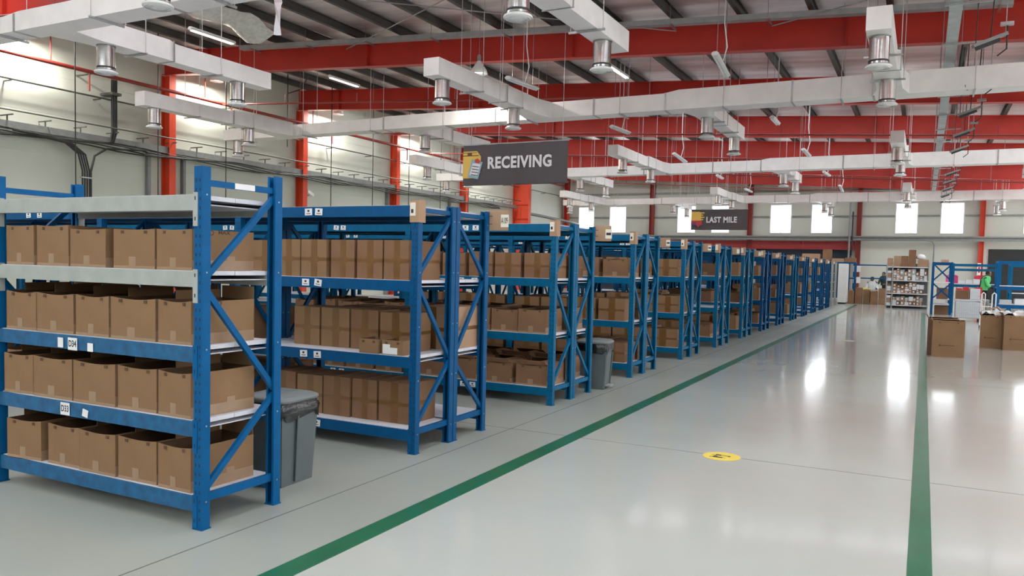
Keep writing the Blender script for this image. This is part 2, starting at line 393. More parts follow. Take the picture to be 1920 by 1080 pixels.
# cable ledge
t = thing('cable_tray', 'long olive-grey cable tray on brackets halfway up the left wall', 'cable tray', (0, 0, 0))
MB().tube([(-20.75, YB, 5.1), (-20.75, 41.2, 5.1)], .022, OLIVE, 6).build('top_rail', t)
MB().box(-21.29, -20.95, YB, 41.2, 4.68, 4.70, CONDU).box(-21.0, -20.97, YB, 41.2, 4.70, 4.86, CONDU).build('channel', t)
for k in range(44):
    y = -2.6 + k*1.0
    MB().bar((-21.28, y, 5.0), (-20.75, y, 5.0), .03, .03, OLIVE).bar((-21.0, y, 5.0), (-21.0, y, 4.82), .03, .03, OLIVE).build('bracket', t)
cb = MB()
for q in range(4):
    zz = 4.66-.05*q
    pts = [(-20.93+.02*q, YB + k*.9, zz + .05*math.sin(k*1.3+q)) for k in range(52)]
    cb.tube(pts, .022, CABLE, 5)
cb.build('cable_bundle', t)
# cable drop
m = MB()
for q in range(4):
    y1 = 14.35+.07*q
    m.tube([(-20.85, y1-1.9+.1*q, 4.62), (-20.85, y1-.5, 4.5), (-20.85, y1-.12, 4.25), (-20.85, y1, 3.8), (-20.85, y1, 0.4)], .024, CABLE, 6)
m.tube([(-20.85, 16.4, 4.62), (-20.85, 15.1, 4.5), (-20.85, 14.72, 4.25), (-20.85, 14.6, 3.8), (-20.85, 14.6, .4)], .03, CABLE, 6)
for z in (.9, 1.6, 2.3, 3.0, 3.6): m.box(-20.9, -20.8, 14.3, 14.65, z, z+.03, STEEL)
tag(m.build('cable_drop'), 'thick bundle of black cables curving down the left wall', 'cable')
m = MB()
for q in range(3): m.tube([(-20.9, 15.3+.07*q, 6.5), (-20.9, 15.3+.07*q, 5.0), (-20.9, 15.25+.05*q, 4.72)], .03, CABLE, 6)
m.box(-21.28, -20.75, 15.2, 15.5, 6.05, 6.12, OLIVE)
tag(m.build('cable_riser'), 'black vertical cable riser between red pipe and cable tray on left wall', 'cable')
for i, y in enumerate((16.75, 18.05, 29.0, 34.2)):
    m = MB().box(-21.28, -21.15, y-.05, y+.05, 0, 4.7, CONDU)
    tag(m.build('wall_post'), 'narrow grey post under the cable tray, %s one along left wall' % ORD[i+1], 'post', 'grey posts under the cable tray')
# cable drops from the roof, one per rack aisle
for i in range(9):
    y = 13.3+2.5*i
    if i == 3: continue
    m = MB().tube([(-19.6, y, roof_z(-19.6)-.1), (-19.6, y, 1.98)], .016, CABLE, 5)
    m.box(-19.65, -19.55, y-.04, y+.04, 1.9, 2.0, CABLE)
    tag(m.build('hanging_cable'), 'black cable hanging from roof near left wall, %s one from the camera' % ORD[i+1 if i < 3 else i], 'cable', 'black cables hanging near the left wall')
m = MB().tube([(-19.5, 20.9, roof_z(-19.6)-.1), (-19.5, 20.9, 5.3)], .018, CABLE, 5)
m.tube([(-19.5, 20.9, 7.1), (-18.9, 20.9, 7.2), (-18.6, 20.9, 7.6)], .02, CABLE, 5)
tag(m.build('hanging_cable'), 'short black pipe drop ending high above the nearest racks', 'cable')
# security camera
t = thing('security_camera', 'white security camera on the left wall beside the second visible column', 'camera', (-21.0, 23.75, 3.95))
MB().box(-.28, -.24, -.06, .06, -.1, .1, WHITE).tube([(-.24, 0, 0), (-.05, 0, -.02), (0, 0, .04)], .015, STEEL, 6).build('mount', t)
MB().bar((-.02, .18, .0), (.05, -.22, .12), .12, .11, WHITE).build('housing', t)

# far wall conduits
m = MB()
m.tube([(-20.5, YW-.42, 3.43), (5.2, YW-.42, 3.43), (5.35, YW-.42, 3.33), (9, YW-.42, 3.33)], .04, CONDU, 6)
m.tube([(-20.5, YW-.42, 3.26), (.0, YW-.42, 3.26), (.35, YW-.42, 3.2), (.42, YW-.42, 3.0), (.42, YW-.42, 1.3)], .04, CONDU, 6)
m.box(-20.5, 9, YW-.38, YW-.34, 3.22, 3.48, CONDU)
tag(m.build('conduit'), 'pair of grey conduits running across the far wall under the windows', 'pipe')
for zi, z in enumerate((4.55, 6.0)):
    m = MB().box(-21, 9, YW-.08, YW-.002, z, z+.1, CONDU)
    for (a, c) in []: pass
    if zi == 0:
        m = MB()
        g = [XW+.1] + [x for p_ in WX[:8] for x in p_] + [9]
        for q in range(0, len(g), 2): m.box(g[q]+.02, g[q+1]-.02, YW-.08, YW-.002, z, z+.08, CONDU)
    tag(m.build('wall_girt'), ['grey girt across the far wall at window height', 'grey girt across the far wall above the windows'][zi], 'girt')
m = MB().tube([(-3.75, YW-.55, 6), (-3.75, YW-.55, 2.2)], .06, CONDU, 6).tube([(-3.6, YW-.55, 4.8), (-3.6, YW-.55, 2.4)], .04, CABLE, 6)
tag(m.build('cable_riser'), 'dark vertical cable riser beside the red far wall column', 'cable')
m = MB().tube([(-19.9, YW-.6, 3.6), (-19.9, YW-.6, 4.1), (-20.3, YW-1.2, 4.25), (-20.6, 44, 4.4), (-20.7, 42, 4.45)], .09, CONDU, 8)
tag(m.build('conduit'), 'curved grey pipe in the far left corner', 'pipe')

# ------------------------------------------------------------------ shelving racks
PW, PD = .062, .058       # upright width (x) and depth (y)
X0 = -3.45                # aisle end of every row
BAY = 1.85
def upright_mesh(mm, H, flip):
    m = MB(); t = .003; s_ = -1 if flip else 1   # face at y=0, opens to +y (s_=1)
    def bx(x0, x1, y0, y1, z0, z1, q):
        ya, yb = sorted((y0*s_, y1*s_)); m.box(x0, x1, ya, yb, z0, z1, q)
    bx(-PW, 0, 0, t, 0, H, mm)
    bx(-PW, -PW+t, t, PD, 0, H, mm); bx(-t, 0, t, PD, 0, H, mm)
    bx(-PW+t, -PW+.016, PD-t, PD, 0, H, mm); bx(-.016, -t, PD-t, PD, 0, H, mm)
    bx(-PW-.006, .006, -.004, PD+.004, 0, .006, mm)
    for k in range(int((H-.06)/.05)):
        z = .05+k*.05
        for xx in (-.046, -.016):
            bx(xx-.004, xx+.004, -.0006, 0, z, z+.018, HOLE)
    for k in range(5):
        bx(0, .003, .026, .034, .15+k*.42, .158+k*.42, STEEL)
    return m.mesh('upright')
def beam_mesh(mm, flip, scuff=False):
    m = MB(); s_ = -1 if flip else 1; L_ = BAY-PW; q = SCUFF if scuff else mm
    def bx(x0, x1, y0, y1, z0, z1, w):
        ya, yb = sorted((y0*s_, y1*s_)); m.box(x0, x1, ya, yb, z0, z1, w)
    bx(-PW-L_, -PW, .004, .044, -.085, 0, q); bx(-PW-L_, -PW, .044, .05, -.085, -.025, q)
    for e in (-PW, -PW-L_):
        sg = 1 if e == -PW else -1
        a, c = sorted((e-.004*sg, e+.030*sg))
        bx(a, c, -.005, 0, -.17, .012, mm)
        for z in (-.03, -.14): bx((a+c)/2-.004, (a+c)/2+.004, -.0056, -.005, z, z+.02, HOLE)
        a, c = sorted((e, e-.004*sg)); bx(a, c, -.005, .044, -.17, .012, mm)
    return m.mesh('beam')
def shelf_mesh(depth):
    m = MB(); L_ = BAY-PW-.01
    m.box(-PW-L_, -PW-.01, .02, depth/2-.002, -.022, .003, SHELF); m.box(-PW-L_, -PW-.01, depth/2+.002, depth-.02, -.022, .003, SHELF)
    m.box(-PW-L_, -PW-.01, .05, depth-.05, -.05, -.045, SHELF)
    m.box(-PW-.25, -PW-.012, .05, .06, -.045, -.022, SHELF)
    for fx in (.25, .5, .75): m.box(-PW-L_*fx-.02, -PW-L_*fx+.02, .05, depth-.05, -.045, -.022, GREYM)
    return m.mesh('shelf_panel')
CACHE = {}
def cached(key, fn):
    if key not in CACHE: CACHE[key] = fn()
    return CACHE[key]
def brace_mesh(key, y0, z0, y1, z1, mm, w=.034):
    return cached(('brace', key, y0, z0, y1, z1, mm.name), lambda: MB().bar((-PW/2, y0, z0), (-PW/2, y1, z1), .025, w, mm, upv=(0, 0, 1) if abs(z1-z0) < .3 else (0, 1, 0)).mesh('brace'))
def rack(label, y0, depth, nb, H, levels, mm, flip=False, grey=()):
    t = thing('shelving_rack', label, 'shelving rack', (X0, y0, 0), 0, 'blue shelving racks in rows')
    uf = cached(('u', mm.name, H, 0), lambda: upright_mesh(mm, H, False)); ub = cached(('u', mm.name, H, 1), lambda: upright_mesh(mm, H, True))
    yf, yb = .03, depth-.03
    for b_ in range(nb+1):
        x = -BAY*b_
        put(uf, 'upright', t, (x, 0, 0)); put(ub, 'upright', t, (x, depth, 0))
        zs = [1.90, 1.36, .70, .17]
        A = (yb, yf) if not flip else (yf, yb)
        put(brace_mesh('h', PD-.01, zs[0], depth-PD+.01, zs[0], mm), 'brace', t, (x, 0, 0))
        put(brace_mesh('h', PD-.01, zs[3], depth-PD+.01, zs[3], mm, .045), 'brace', t, (x, 0, 0))
        put(brace_mesh('d', A[0], zs[0]-.03, A[1], zs[1]+.01, mm), 'brace', t, (x, 0, 0))
        put(brace_mesh('d', A[1], zs[1]-.02, A[0], zs[2]+.01, mm), 'brace', t, (x, 0, 0))
        put(brace_mesh('d', A[0], zs[2]-.02, A[1], zs[3]+.03, mm), 'brace', t, (x, 0, 0))
    for b_ in range(nb):
        for li, z in enumerate(levels):
            gm = GREYM if li in grey else mm
            sc_ = (mm is BLUE and li < 3 and not grey == () and li not in grey)
            bf = cached(('b', gm.name, 0, sc_), lambda: beam_mesh(gm, False, sc_)); bb = cached(('b', gm.name, 1, sc_), lambda: beam_mesh(gm, True, sc_))
            put(bf, 'beam', t, (-BAY*b_, 0, z)); put(bb, 'beam', t, (-BAY*b_, depth, z))
            put(cached(('s', depth), lambda: shelf_mesh(depth)), 'shelf_panel', t, (-BAY*b_, 0, z))
    return t
def paper(t, x, z, w=.075, h=.055, mark=True, m=PAPER, rot=0):
    mm = MB().box(-w/2, w/2, -.003, 0, -h/2, h/2, m)
    if mark:
        mm.box(-w*.14, w*.14, -.0036, -.003, 0, h*.3, INK); mm.box(-w*.3, w*.3, -.0036, -.003, -h*.3, -h*.2, INK)
    o = mm.build('paper_label', t, (x, 0, z)); o.rotation_euler.y = rot
    o['label'] = 'small white paper label on the beam'
    return o

Z1 = [.18, .595, 1.005, 1.418, 1.833]
Z2 = [.185, .755, 1.35, 1.93]
R1 = rack('blue shelving rack nearest the camera with two grey top shelves', 3.06, .60, 1, 1.985, Z1, BLUE, False, (3, 4))
def lettered(t, s_, x, z, w=.085, h=.075, rot=0):
    o = MB().box(-w/2, w/2, -.003, 0, -h/2, h/2, PAPER).build('paper_label', t, (x, 0, z)); o['label'] = 'white paper label reading '+s_
    text(s_, h*.72, INK, 'lettering', o, (0, -.0035, 0), bold=.0012, ext=.0003, align='CENTER', sx=.78); o.rotation_euler.y = rot
lettered(R1, 'D34', -4.545-X0, .955); lettered(R1, 'D33', -4.62-X0, .553)
paper(R1, -4.66-X0, .957, .05, .06, False); paper(R1, -4.38-X0, .945, .05, .05, False); paper(R1, -4.43-X0, .545, .05, .045, False, rot=.2)
o = MB().box(-.0005, .0015, -.075, .075, -.0165, .0165, PAPER).build('paper_label', R1, (-.018, .32, 1.90)); o['label'] = 'white strip label on the top brace'
ROWY = [5.12, 7.70, 10.28, 12.82, 15.22, 17.6, 20.0, 22.42, 24.95, 27.45, 29.9, 32.4, 34.6]
NBAY = [6, 6, 6, 5, 4, 3, 3, 3, 3, 3, 3, 3, 3]
ROWM = [BLUE2, BLUE3, BLUE3, BLUE3, BLUE3, BLUE3, BLUE2, BLUE2, BLUE3, BLUE2, BLUE2, BLUE2, BLUE2]
RACKS = []
for i, (y, nb) in enumerate(zip(ROWY, NBAY)):
    nm = ORD[i+1]
    f = rack('blue shelving rack, near half of the %s double row from the camera' % nm, y, .555, nb, 1.955, Z2, ROWM[i], False)
    b = rack('blue shelving rack, far half of the %s double row from the camera' % nm, y+.565, .555, nb, 1.955, Z2, ROWM[i], True)
    RACKS.append((f, b))
    if i < 6:
        for z in Z2:
            for b_ in range(min(nb, 3)):
                paper(f, -1.12-b_*BAY+random.uniform(-.05, .05), z-.042, rot=random.uniform(-.06, .1)); paper(f, -.98-b_*BAY, z-.042, rot=random.uniform(-.06, .12))

# ------------------------------------------------------------------ cardboard boxes
def open_box(w, d, h, cm, tape=CTAPE, flaps=False, sag=.012, back=False):
    """x: -w..0, y: 0..d; returns list of (name, mesh)"""
    m = MB(); t = .006; n = 6
    def wall(a, c, inward, ht, low):
        # slightly sagging top edge
        a = Vector(a); c = Vector(c); inn = Vector(inward)*t
        for k in range(n):
            f0, f1 = k/n, (k+1)/n
            p0, p1 = a.lerp(c, f0), a.lerp(c, f1)
            h0, h1 = ht-low*math.sin(PI*f0), ht-low*math.sin(PI*f1)
            b0 = Vector(inward)*low*.6*math.sin(PI*f0); b1 = Vector(inward)*low*.6*math.sin(PI*f1)
            Z = Vector((0, 0, 1))
            vs = [p0, p1, p1+inn, p0+inn, p0+Z*h0+b0, p1+Z*h1+b1, p1+Z*h1+inn+b1, p0+Z*h0+inn+b0]
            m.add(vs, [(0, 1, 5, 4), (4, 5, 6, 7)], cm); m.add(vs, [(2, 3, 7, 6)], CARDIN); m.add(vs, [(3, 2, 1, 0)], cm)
    wall((-w, 0, 0), (0, 0, 0), (0, 1, 0), h, sag); wall((0, 0, 0), (0, d, 0), (-1, 0, 0), h, sag*.3)
    wall((0, d, 0), (-w, d, 0), (0, -1, 0), h, sag*.3); wall((-w, d, 0), (-w, 0, 0), (1, 0, 0), h, sag*.3)
    m.box(-w+t, -t, t, d-t, 0, t, CARDIN)
    parts = []
    if back:
        f = MB(); f.box(-w+.004, -.004, d-.004, d, h*.97, h+.075, cm)
        f.box(-w, -w+.004, .12, d-.02, h*.97, h+.05, cm); parts.append(('flaps', f.mesh('flaps')))
    if flaps:
        f = MB()
        f.bar((-w/2, .0, h), (-w/2, -.03, h+.05), w*.9, .005, cm, upv=(0, 1, .3)); f.bar((-w/2, d, h), (-w/2, d-.10, h+.045), w*.9, .005, cm, upv=(0, 1, .5))
        f.bar((-.003, d/2, h), (-.10, d/2, h+.035), d*.85, .005, cm, upv=(1, 0, .5)); parts.append(('flaps', f.mesh('flaps')))
    tp = MB()
    tp.box(-w*.62, -w*.45, -.0008, 0, 0, h*.30, tape); tp.box(-w, 0, -.0006, 0, 0, h*.07, tape)
    tp.box(0, .0008, d*.55, d*.68, 0, h*.36, tape); tp.box(0, .0006, 0, d, 0, h*.25, tape)
    tp.box(-w*.6, -w*.47, d-t-.0015, d-t, h*.35, h*.95, CTAPE)
    parts.append(('tape', tp.mesh('tape')))
    for fx in (.22, .78): m.box(-w*fx-.012, -w*fx+.012, -.001, 0, h-.030, h-.012, CARDIN)
    return m.mesh('cardboard_box'), parts
def closed_box(w, d, h, cm, cross=True):
    m = MB(); g = .003
    m.box(-w, 0, 0, d, 0, h-.004, cm); m.box(-w+g, -w/2-g/3, 0, d, h-.004, h, cm); m.box(-w/2+g/3, -g, 0, d, h-.004, h, cm)
    parts = []
    tp = MB(); q = TAPE
    tp.box(-w*.60, -w*.36, -.0012, 0, 0, h, q); tp.box(-w, 0, -.0008, 0, h*.43, h*.52, q)
    tp.box(-w*.66, -w*.30, -.0016, 0, h*.40, h*.54, q)
    tp.box(0, .0008, 0, d, h*.43, h*.52, q); tp.box(-w*.55, -w*.45, 0, d, h, h+.0008, q)
    parts.append(('tape', tp.mesh('tape')))
    return m.mesh('cardboard_box'), parts
TPL = {
 'openlow': open_box(.325, .47, .25, CARD, sag=.006),
 'open': open_box(.325, .47, .25, CARD, back=True), 'open2': open_box(.325, .47, .25, CARD2),
 'flap': open_box(.325, .47, .23, CARD2, flaps=True),
 'closed': closed_box(.25, .44, .30, CARD), 'closed2': closed_box(.25, .44, .30, CARD2), 'closed3': closed_box(.25, .44, .30, CARD3),
}
DIM = {'openlow': (.325, .47, .25), 'open': (.325, .47, .25), 'open2': (.325, .47, .25), 'flap': (.325, .47, .23), 'closed': (.25, .44, .30), 'closed2': (.25, .44, .30), 'closed3': (.25, .44, .30)}
KIND = {'open': 'open brown', 'open2': 'open reddish-brown', 'flap': 'flap-topped brown', 'closed': 'taped brown', 'closed2': 'taped reddish-brown', 'closed3': 'taped pale brown'}
def cbox(k, x_right, y, z, w, d, h, label, group, rz=0, parts=True):
    me, pp = TPL[k]; D = DIM[k]
    o = put(me, 'cardboard_box', None, (x_right, y, z), rz); o.scale = (w/D[0], d/D[1], h/D[2]); tag(o, label, 'box', group)
    if parts:
        for n_, pm_ in pp: put(pm_, n_, o)
    return o
# rack 1: four levels of five boxes, bay at the aisle
lv = ['bottom', 'second-lowest', 'third', 'grey fourth']
XE = [[-3.565, -3.845, -4.19, -4.535, -4.90, -5.27], [-3.565, -3.845, -4.195, -4.59, -4.985, -5.27], [-3.565, -3.845, -4.245, -4.57, -4.94, -5.27], [-3.565, -3.852, -4.275, -4.62, -4.96, -5.27]]
for li in range(4):
    for j in range(5):
        xr, xl = XE[li][j], XE[li][j+1]
        gap = .008 if j else 0
        w_ = xr-xl-gap-.012
        if li == 0 and j in (3, 4): w_ -= .045
        if li == 3 and j == 1: w_ -= .06
        hh = [.252, .255, .245, .228][li]
        if li == 3 and j in (3, 4): hh = .25
        cbox('openlow' if li == 3 else 'open', xr-gap, 3.085+random.uniform(0, .012), Z1[li]+.004, w_, .46, hh,
             'open brown box, %s from the aisle on the %s shelf of the nearest rack' % (ORD[j+1], lv[li]),
             'open boxes on the nearest rack', rz=random.uniform(-.02, .02) + (.10 if (li, j) in ((1, 4), (0, 4)) else 0))
# printed ring and letters on two corner boxes
def ring(parent, y, z, r, mm):
    m = MB()
    for k in range(14):
        a, c = 2*PI*k/14, 2*PI*(k+1)/14
        m.quad((.0015, y+r*math.cos(a), z+r*math.sin(a)), (.0015, y+r*math.cos(c), z+r*math.sin(c)), (.0015, y+r*.65*math.cos(c), z+r*.65*math.sin(c)), (.0015, y+r*.65*math.cos(a), z+r*.65*math.sin(a)), mm)
    return m.build('printed_ring', parent)
for li, yy in ((3, .14), (2, .20)):
    o = [q for q in COL.objects if q.get('label') == 'open brown box, first from the aisle on the %s shelf of the nearest rack' % lv[li]][0]
    ring(o, yy, .232, .017, BRINK)
    if li == 3: text('MAX', .032, BRINK, 'lettering', o, (.001, yy+.05, .236), rot=(PI/2, 0, PI/2), bold=.0006, ext=.0002, sx=1.3)
# double rows
lv2 = ['bottom', 'middle', 'top']
NB = 0
def fill(row, unit, bays, per, setback=.03, seed=0, skip=.0):
    global NB
    rnd = random.Random(100*row+10*unit+seed)
    y0 = ROWY[row-1] + (0 if unit == 0 else .565)
    half = 'near' if unit == 0 else 'far'
    for li in range(3):
        cnt = 0
        for b_ in range(bays):
            n = per[li % len(per)]
            xr = X0 - BAY*b_ - PW-.03; L_ = BAY-PW-.06; x = xr - (rnd.uniform(0, .05))
            for j in range(n):
                w = L_/n*rnd.uniform(.86, .97); cnt += 1
                if rnd.random() < skip: x -= L_/n; continue
                k = STY[row][li] if row in STY else rnd.choice(['closed', 'closed2', 'flap', 'open2'])
                h = {'closed': .29, 'closed2': .27, 'closed3': .3, 'open': .25, 'open2': .25, 'flap': .235}[k]*rnd.uniform(.94, 1.05)
                yy = y0+setback+rnd.uniform(0, .03)
                cbox(k, x, yy, Z2[li]+.004, w-.008, .44, h, '%s box, %s from aisle, %s shelf, %s half of %s double rack' % (KIND[k], ORD[cnt], lv2[li], half, ORD[row]),
                     'boxes on the double racks', rz=rnd.uniform(-.015, .015), parts=(row < 6))
                NB += 1; x -= L_/n
STY = {2: ['flap', 'open2', 'closed2'], 3: ['closed2', 'closed', 'open2'], 4: ['closed', 'closed', 'closed']}
# first double row is placed by hand (near half, first bay)
def hand(row, unit, li, items, half):
    for j, (k, xr, w, dy, h, d_) in enumerate(items):
        y0 = ROWY[row-1] + (0 if unit == 0 else .565)
        cbox(k, xr, y0+dy, Z2[li]+.004, w, d_, h, '%s box, %s from aisle, %s shelf, %s half of %s double rack' % (KIND[k], ORD[j+1], lv2[li], half, ORD[row]), 'boxes on the double racks',
             rz=random.uniform(-.012, .012))
hand(1, 0, 2, [('closed2', -3.56, .24, .04, .31, .44), ('closed2', -3.82, .25, .05, .31, .44), ('closed2', -4.10, .24, .05, .31, .44), ('closed', -4.38, .27, .04, .31, .44), ('closed', -4.67, .26, .05, .31, .44), ('closed', -4.95, .25, .05, .30, .44)], 'near')
hand(1, 0, 1, [('closed', -3.66, .30, .22, .32, .30), ('closed2', -3.98, .28, .22, .33, .30), ('closed', -4.28, .30, .22, .33, .30), ('closed', -4.60, .28, .22, .33, .30)], 'near')
hand(1, 0, 0, [('closed2', -3.62, .30, .16, .33, .38), ('closed2', -3.94, .25, .16, .33, .38), ('closed2', -4.21, .28, .15, .33, .38), ('closed', -4.51, .28, .16, .32, .38), ('closed2', -4.81, .30, .16, .33, .38)], 'near')
hand(1, 1, 1, [('closed3', -3.53, .36, .04, .36, .50), ('closed', -3.93, .34, .05, .33, .45), ('closed2', -4.33, .34, .05, .33, .45)], 'far')
hand(1, 1, 2, [], 'far')
def small_open(xr, y, z, w, d, h, label, paperlab=False):
    me, pp = open_box(w, d, h, CARD, sag=.0); o = put(me, 'cardboard_box', None, (xr, y, z)); tag(o, label, 'box')
    if paperlab:
        l = MB().box(-w*.95, -w*.25, -.002, 0, h*.05, h*.5, PAPER).box(-w*.95, -w*.6, -.002, 0, h*.5, h*.72, PAPER).build('paper_label', o); l['label'] = 'torn white shipping label'
    return o
small_open(-3.60, 5.15, Z2[1]+.004, .20, .22, .115, 'small open carton with torn white label on the first double rack', True)
small_open(-3.83, 5.14, Z2[1]+.004, .185, .22, .115, 'small plain open carton beside the labelled one on the first double rack')
def fillb(row, unit, b0, b1, per, **k): pass
# remaining bays of the first double row
rnd = random.Random(5)
for b_ in (1, 2, 3):
    for li in range(3):
        for unit in ((0,) if (b_ > 1 or li == 2) else (0, 1)):
            n = 4; xr = X0-BAY*b_-PW-.03; L_ = BAY-PW-.06
            for j in range(n):
                k = rnd.choice(['closed', 'closed2', 'open2'])
                cbox(k, xr-j*L_/n, ROWY[0]+.05+.565*unit, Z2[li]+.004, L_/n*.93, .44, rnd.uniform(.26, .32),
                     '%s box, %s in %s bay, %s shelf, %s half of first double rack' % (KIND[k], ORD[j+1], ORD[b_+1], lv2[li], ['near', 'far'][unit]), 'boxes on the double racks', parts=False)
fill(2, 0, 2, [4, 5, 5]); fill(2, 1, 2, [4, 4, 4], seed=1)
fill(3, 0, 2, [4, 4, 4]); fill(3, 1, 1, [4, 4, 4], skip=.1)
fill(4, 0, 1, [3, 4, 4]); fill(4, 1, 1, [3, 4, 4], skip=.15)
for r_ in range(5, 8): fill(r_, 0, 1, [3, 3, 3], skip=.2); fill(r_, 1, 1, [3, 3, 3], skip=.35)
for r_ in range(8, 13): fill(r_, 0, 1, [3, 3, 3], skip=.35)

# ------------------------------------------------------------------ cardboard row signs
def card_sign(y, unit, row, big):
    half = 'far' if unit else 'near'
    lab = 'cardboard row sign with white label tied on %s post of %s double rack' % (half, ORD[row])
    sz = 1.0 if row < 3 else .78
    if unit:      # a board sticking out into the aisle, facing the camera
        t = thing('row_sign', lab, 'sign', (X0+.0, y+.005, 1.79), (0.0 if row == 1 else random.uniform(.05, .3)), 'cardboard row signs on rack ends')
        t.scale = (sz,)*3
        MB().box(-.01, .185, -.004, .004, 0, .18, CARD3).build('board', t)
        MB().box(.115, .19, -.006, -.004, .03, .14, CREAM).build('paper_label', t)
        tie = MB()
        for z in (.055, .125): tie.box(-.02, .03, -.0065, -.004, z, z+.005, INK)
        tie.build('cable_tie', t)
        if row == 1: text('A109', .075, INK, 'lettering', t, (.118, -.0065, .085), bold=.0012, ext=.0003, sx=.40)
        elif row < 5:
            MB().box(.125, .18, -.0066, -.006, .07, .10, INK).build('printed_mark', t)
    else:         # a card folded round the post
        t = thing('row_sign', lab, 'sign', (X0, y, 1.80), 0, 'cardboard row signs on rack ends')
        MB().box(-.075, .008, -.010, -.006, 0, .17, CARD3).box(.004, .008, -.006, .085, 0, .17, CARD3).build('board', t)
        MB().box(-.072, -.022, -.012, -.010, .05, .15, CREAM).build('paper_label', t)
        if row < 5: MB().box(-.062, -.04, -.0126, -.012, .07, .10, INK).build('printed_mark', t)
for r_ in range(1, 14):
    card_sign(ROWY[r_-1], 0, r_, True); card_sign(ROWY[r_-1]+1.12, 1, r_, True)
# small parcels on top shelves of near rows
for i, (x, y, z, w, h) in enumerate([(-5.0, 7.9, Z2[3], .12, .06), (-6.6, 7.85, Z2[3], .14, .07)]):
    tag(MB().box(x, x+w, y, y+.14, z+.004, z+h, PAPER if i else CARD3).build('small_parcel'), ['small pale parcel on top of the second double rack, right one', 'small white parcel on top of the second double rack, left one'][i], 'parcel')

# pale racks at the end of the rows, white cabinet
for i, y in enumerate((36.4, 37.9)):
    t = thing('pale_rack', ['narrow pale grey rack just past the last blue rack', 'narrow pale grey rack right before the white cabinet'][i], 'shelving rack', (X0, y, 0), 0)
    for xx in (-.05, -.95):
        for yy in (0, .42): MB().box(xx, xx+.05, yy, yy+.05, 0, 1.9, GREYM).build('upright', t)
    for z in (.2, .6, 1.0, 1.4, 1.85): MB().box(-.95, 0, 0, .47, z, z+.03, GREYM).build('shelf', t)
t = thing('white_cabinet', 'tall white cabinet at the far end of the blue racks', 'cabinet', (-3.5, 39.6, 0))
MB().box(0, .36, 0, .9, .08, 1.86, WHITE).build('body', t); MB().box(.36, .375, .02, .44, .1, 1.84, WHITE).build('door', t); MB().box(.36, .375, .46, .88, .1, 1.84, WHITE).build('door', t)
MB().box(.03, .33, .05, .85, 0, .08, DARK).build('plinth', t)

# ------------------------------------------------------------------ bins
def bin_(x, y, rz, label, s=1.0):
    t = thing('pedal_bin', label, 'bin', (x, y, 0), rz, 'grey bins at the rack ends')
    m = MB(); H = .55*s; w0, d0, w1, d1 = .145*s, .155*s, .172*s, .185*s
    vs = []
    for z, w, d in ((0, w0, d0), (H, w1, d1)):
        vs += [(-w, -d, z), (w, -d, z), (w, d, z), (-w, d, z)]
    m.add(vs, [(3, 2, 1, 0), (0, 1, 5, 4), (1, 2, 6, 5), (2, 3, 7, 6), (3, 0, 4, 7), (4, 5, 6, 7)], BINM)
    for sx in (-1, 1): m.bar((sx*w0*.9, -d0-.004, .02), (sx*w1*.9, -d1-.004, H-.03), .02, .012, BINM)
    m.bar((w0+.004, -d0*.2, .02), (w1+.004, -d1*.2, H-.05), .012, .03, BINM)
    m.build('body', t)
    # bag skirt
    b = MB(); n = 40; v = []
    for zi, (z, ex) in enumerate(((H+.005, .006), (H-.035, .022), (H-.07, .020), (H-.10, .016))):
        for k in range(n):
            a = 2*PI*k/n; c_, s_ = math.cos(a), math.sin(a)
            sx = (abs(c_)**.25)*(1 if c_ > 0 else -1); sy = (abs(s_)**.25)*(1 if s_ > 0 else -1)
            wob = .006*math.sin(k*2.7+zi)
            v.append((sx*(w1*.98+ex+wob), sy*(d1*.98+ex+wob), z + (.02*math.sin(k*1.1) if zi == 3 else 0)))
    b.add(v, [(i*n+k, (i+1)*n+k, (i+1)*n+(k+1) % n, i*n+(k+1) % n) for i in range(3) for k in range(n)], BAG, True); b.build('bin_bag', t)
    l = MB(); L_ = []
    prof = [(1.08, 0), (1.12, .010), (1.10, .026), (.95, .040), (.5, .052)]
    n = 32; v = []
    for f_, z in prof:
        for k in range(n):
            a = 2*PI*k/n; c_, s_ = math.cos(a), math.sin(a)
            v.append(((abs(c_)**.3)*(1 if c_ > 0 else -1)*w1*f_, (abs(s_)**.3)*(1 if s_ > 0 else -1)*d1*f_, H+.006+z*s))
    l.add(v, [(i*n+k, i*n+(k+1) % n, (i+1)*n+(k+1) % n, (i+1)*n+k) for i in range(len(prof)-1) for k in range(n)], BINL, True)
    l.add(v[-n:], [list(range(n))], BINL); l.add(v[:n], [list(range(n))[::-1]], BINL)
    l.build('lid', t)
    MB().box(-.07*s, .07*s, -d0-.07*s, -d0, .035, .05, GREYM).build('pedal', t)
    MB().box(-w0*.6, w0*.6, -d0-.003, -d0+.01, .0, .075, DARK).build('pedal_recess', t)
bin_(-3.82, 4.05, .05, 'grey pedal bin with black bag standing behind the nearest rack', 1.0)
bin_(-3.56, 9.2, PI/2+.1, 'grey bin with loose black bag between second and third double racks', 1.0)

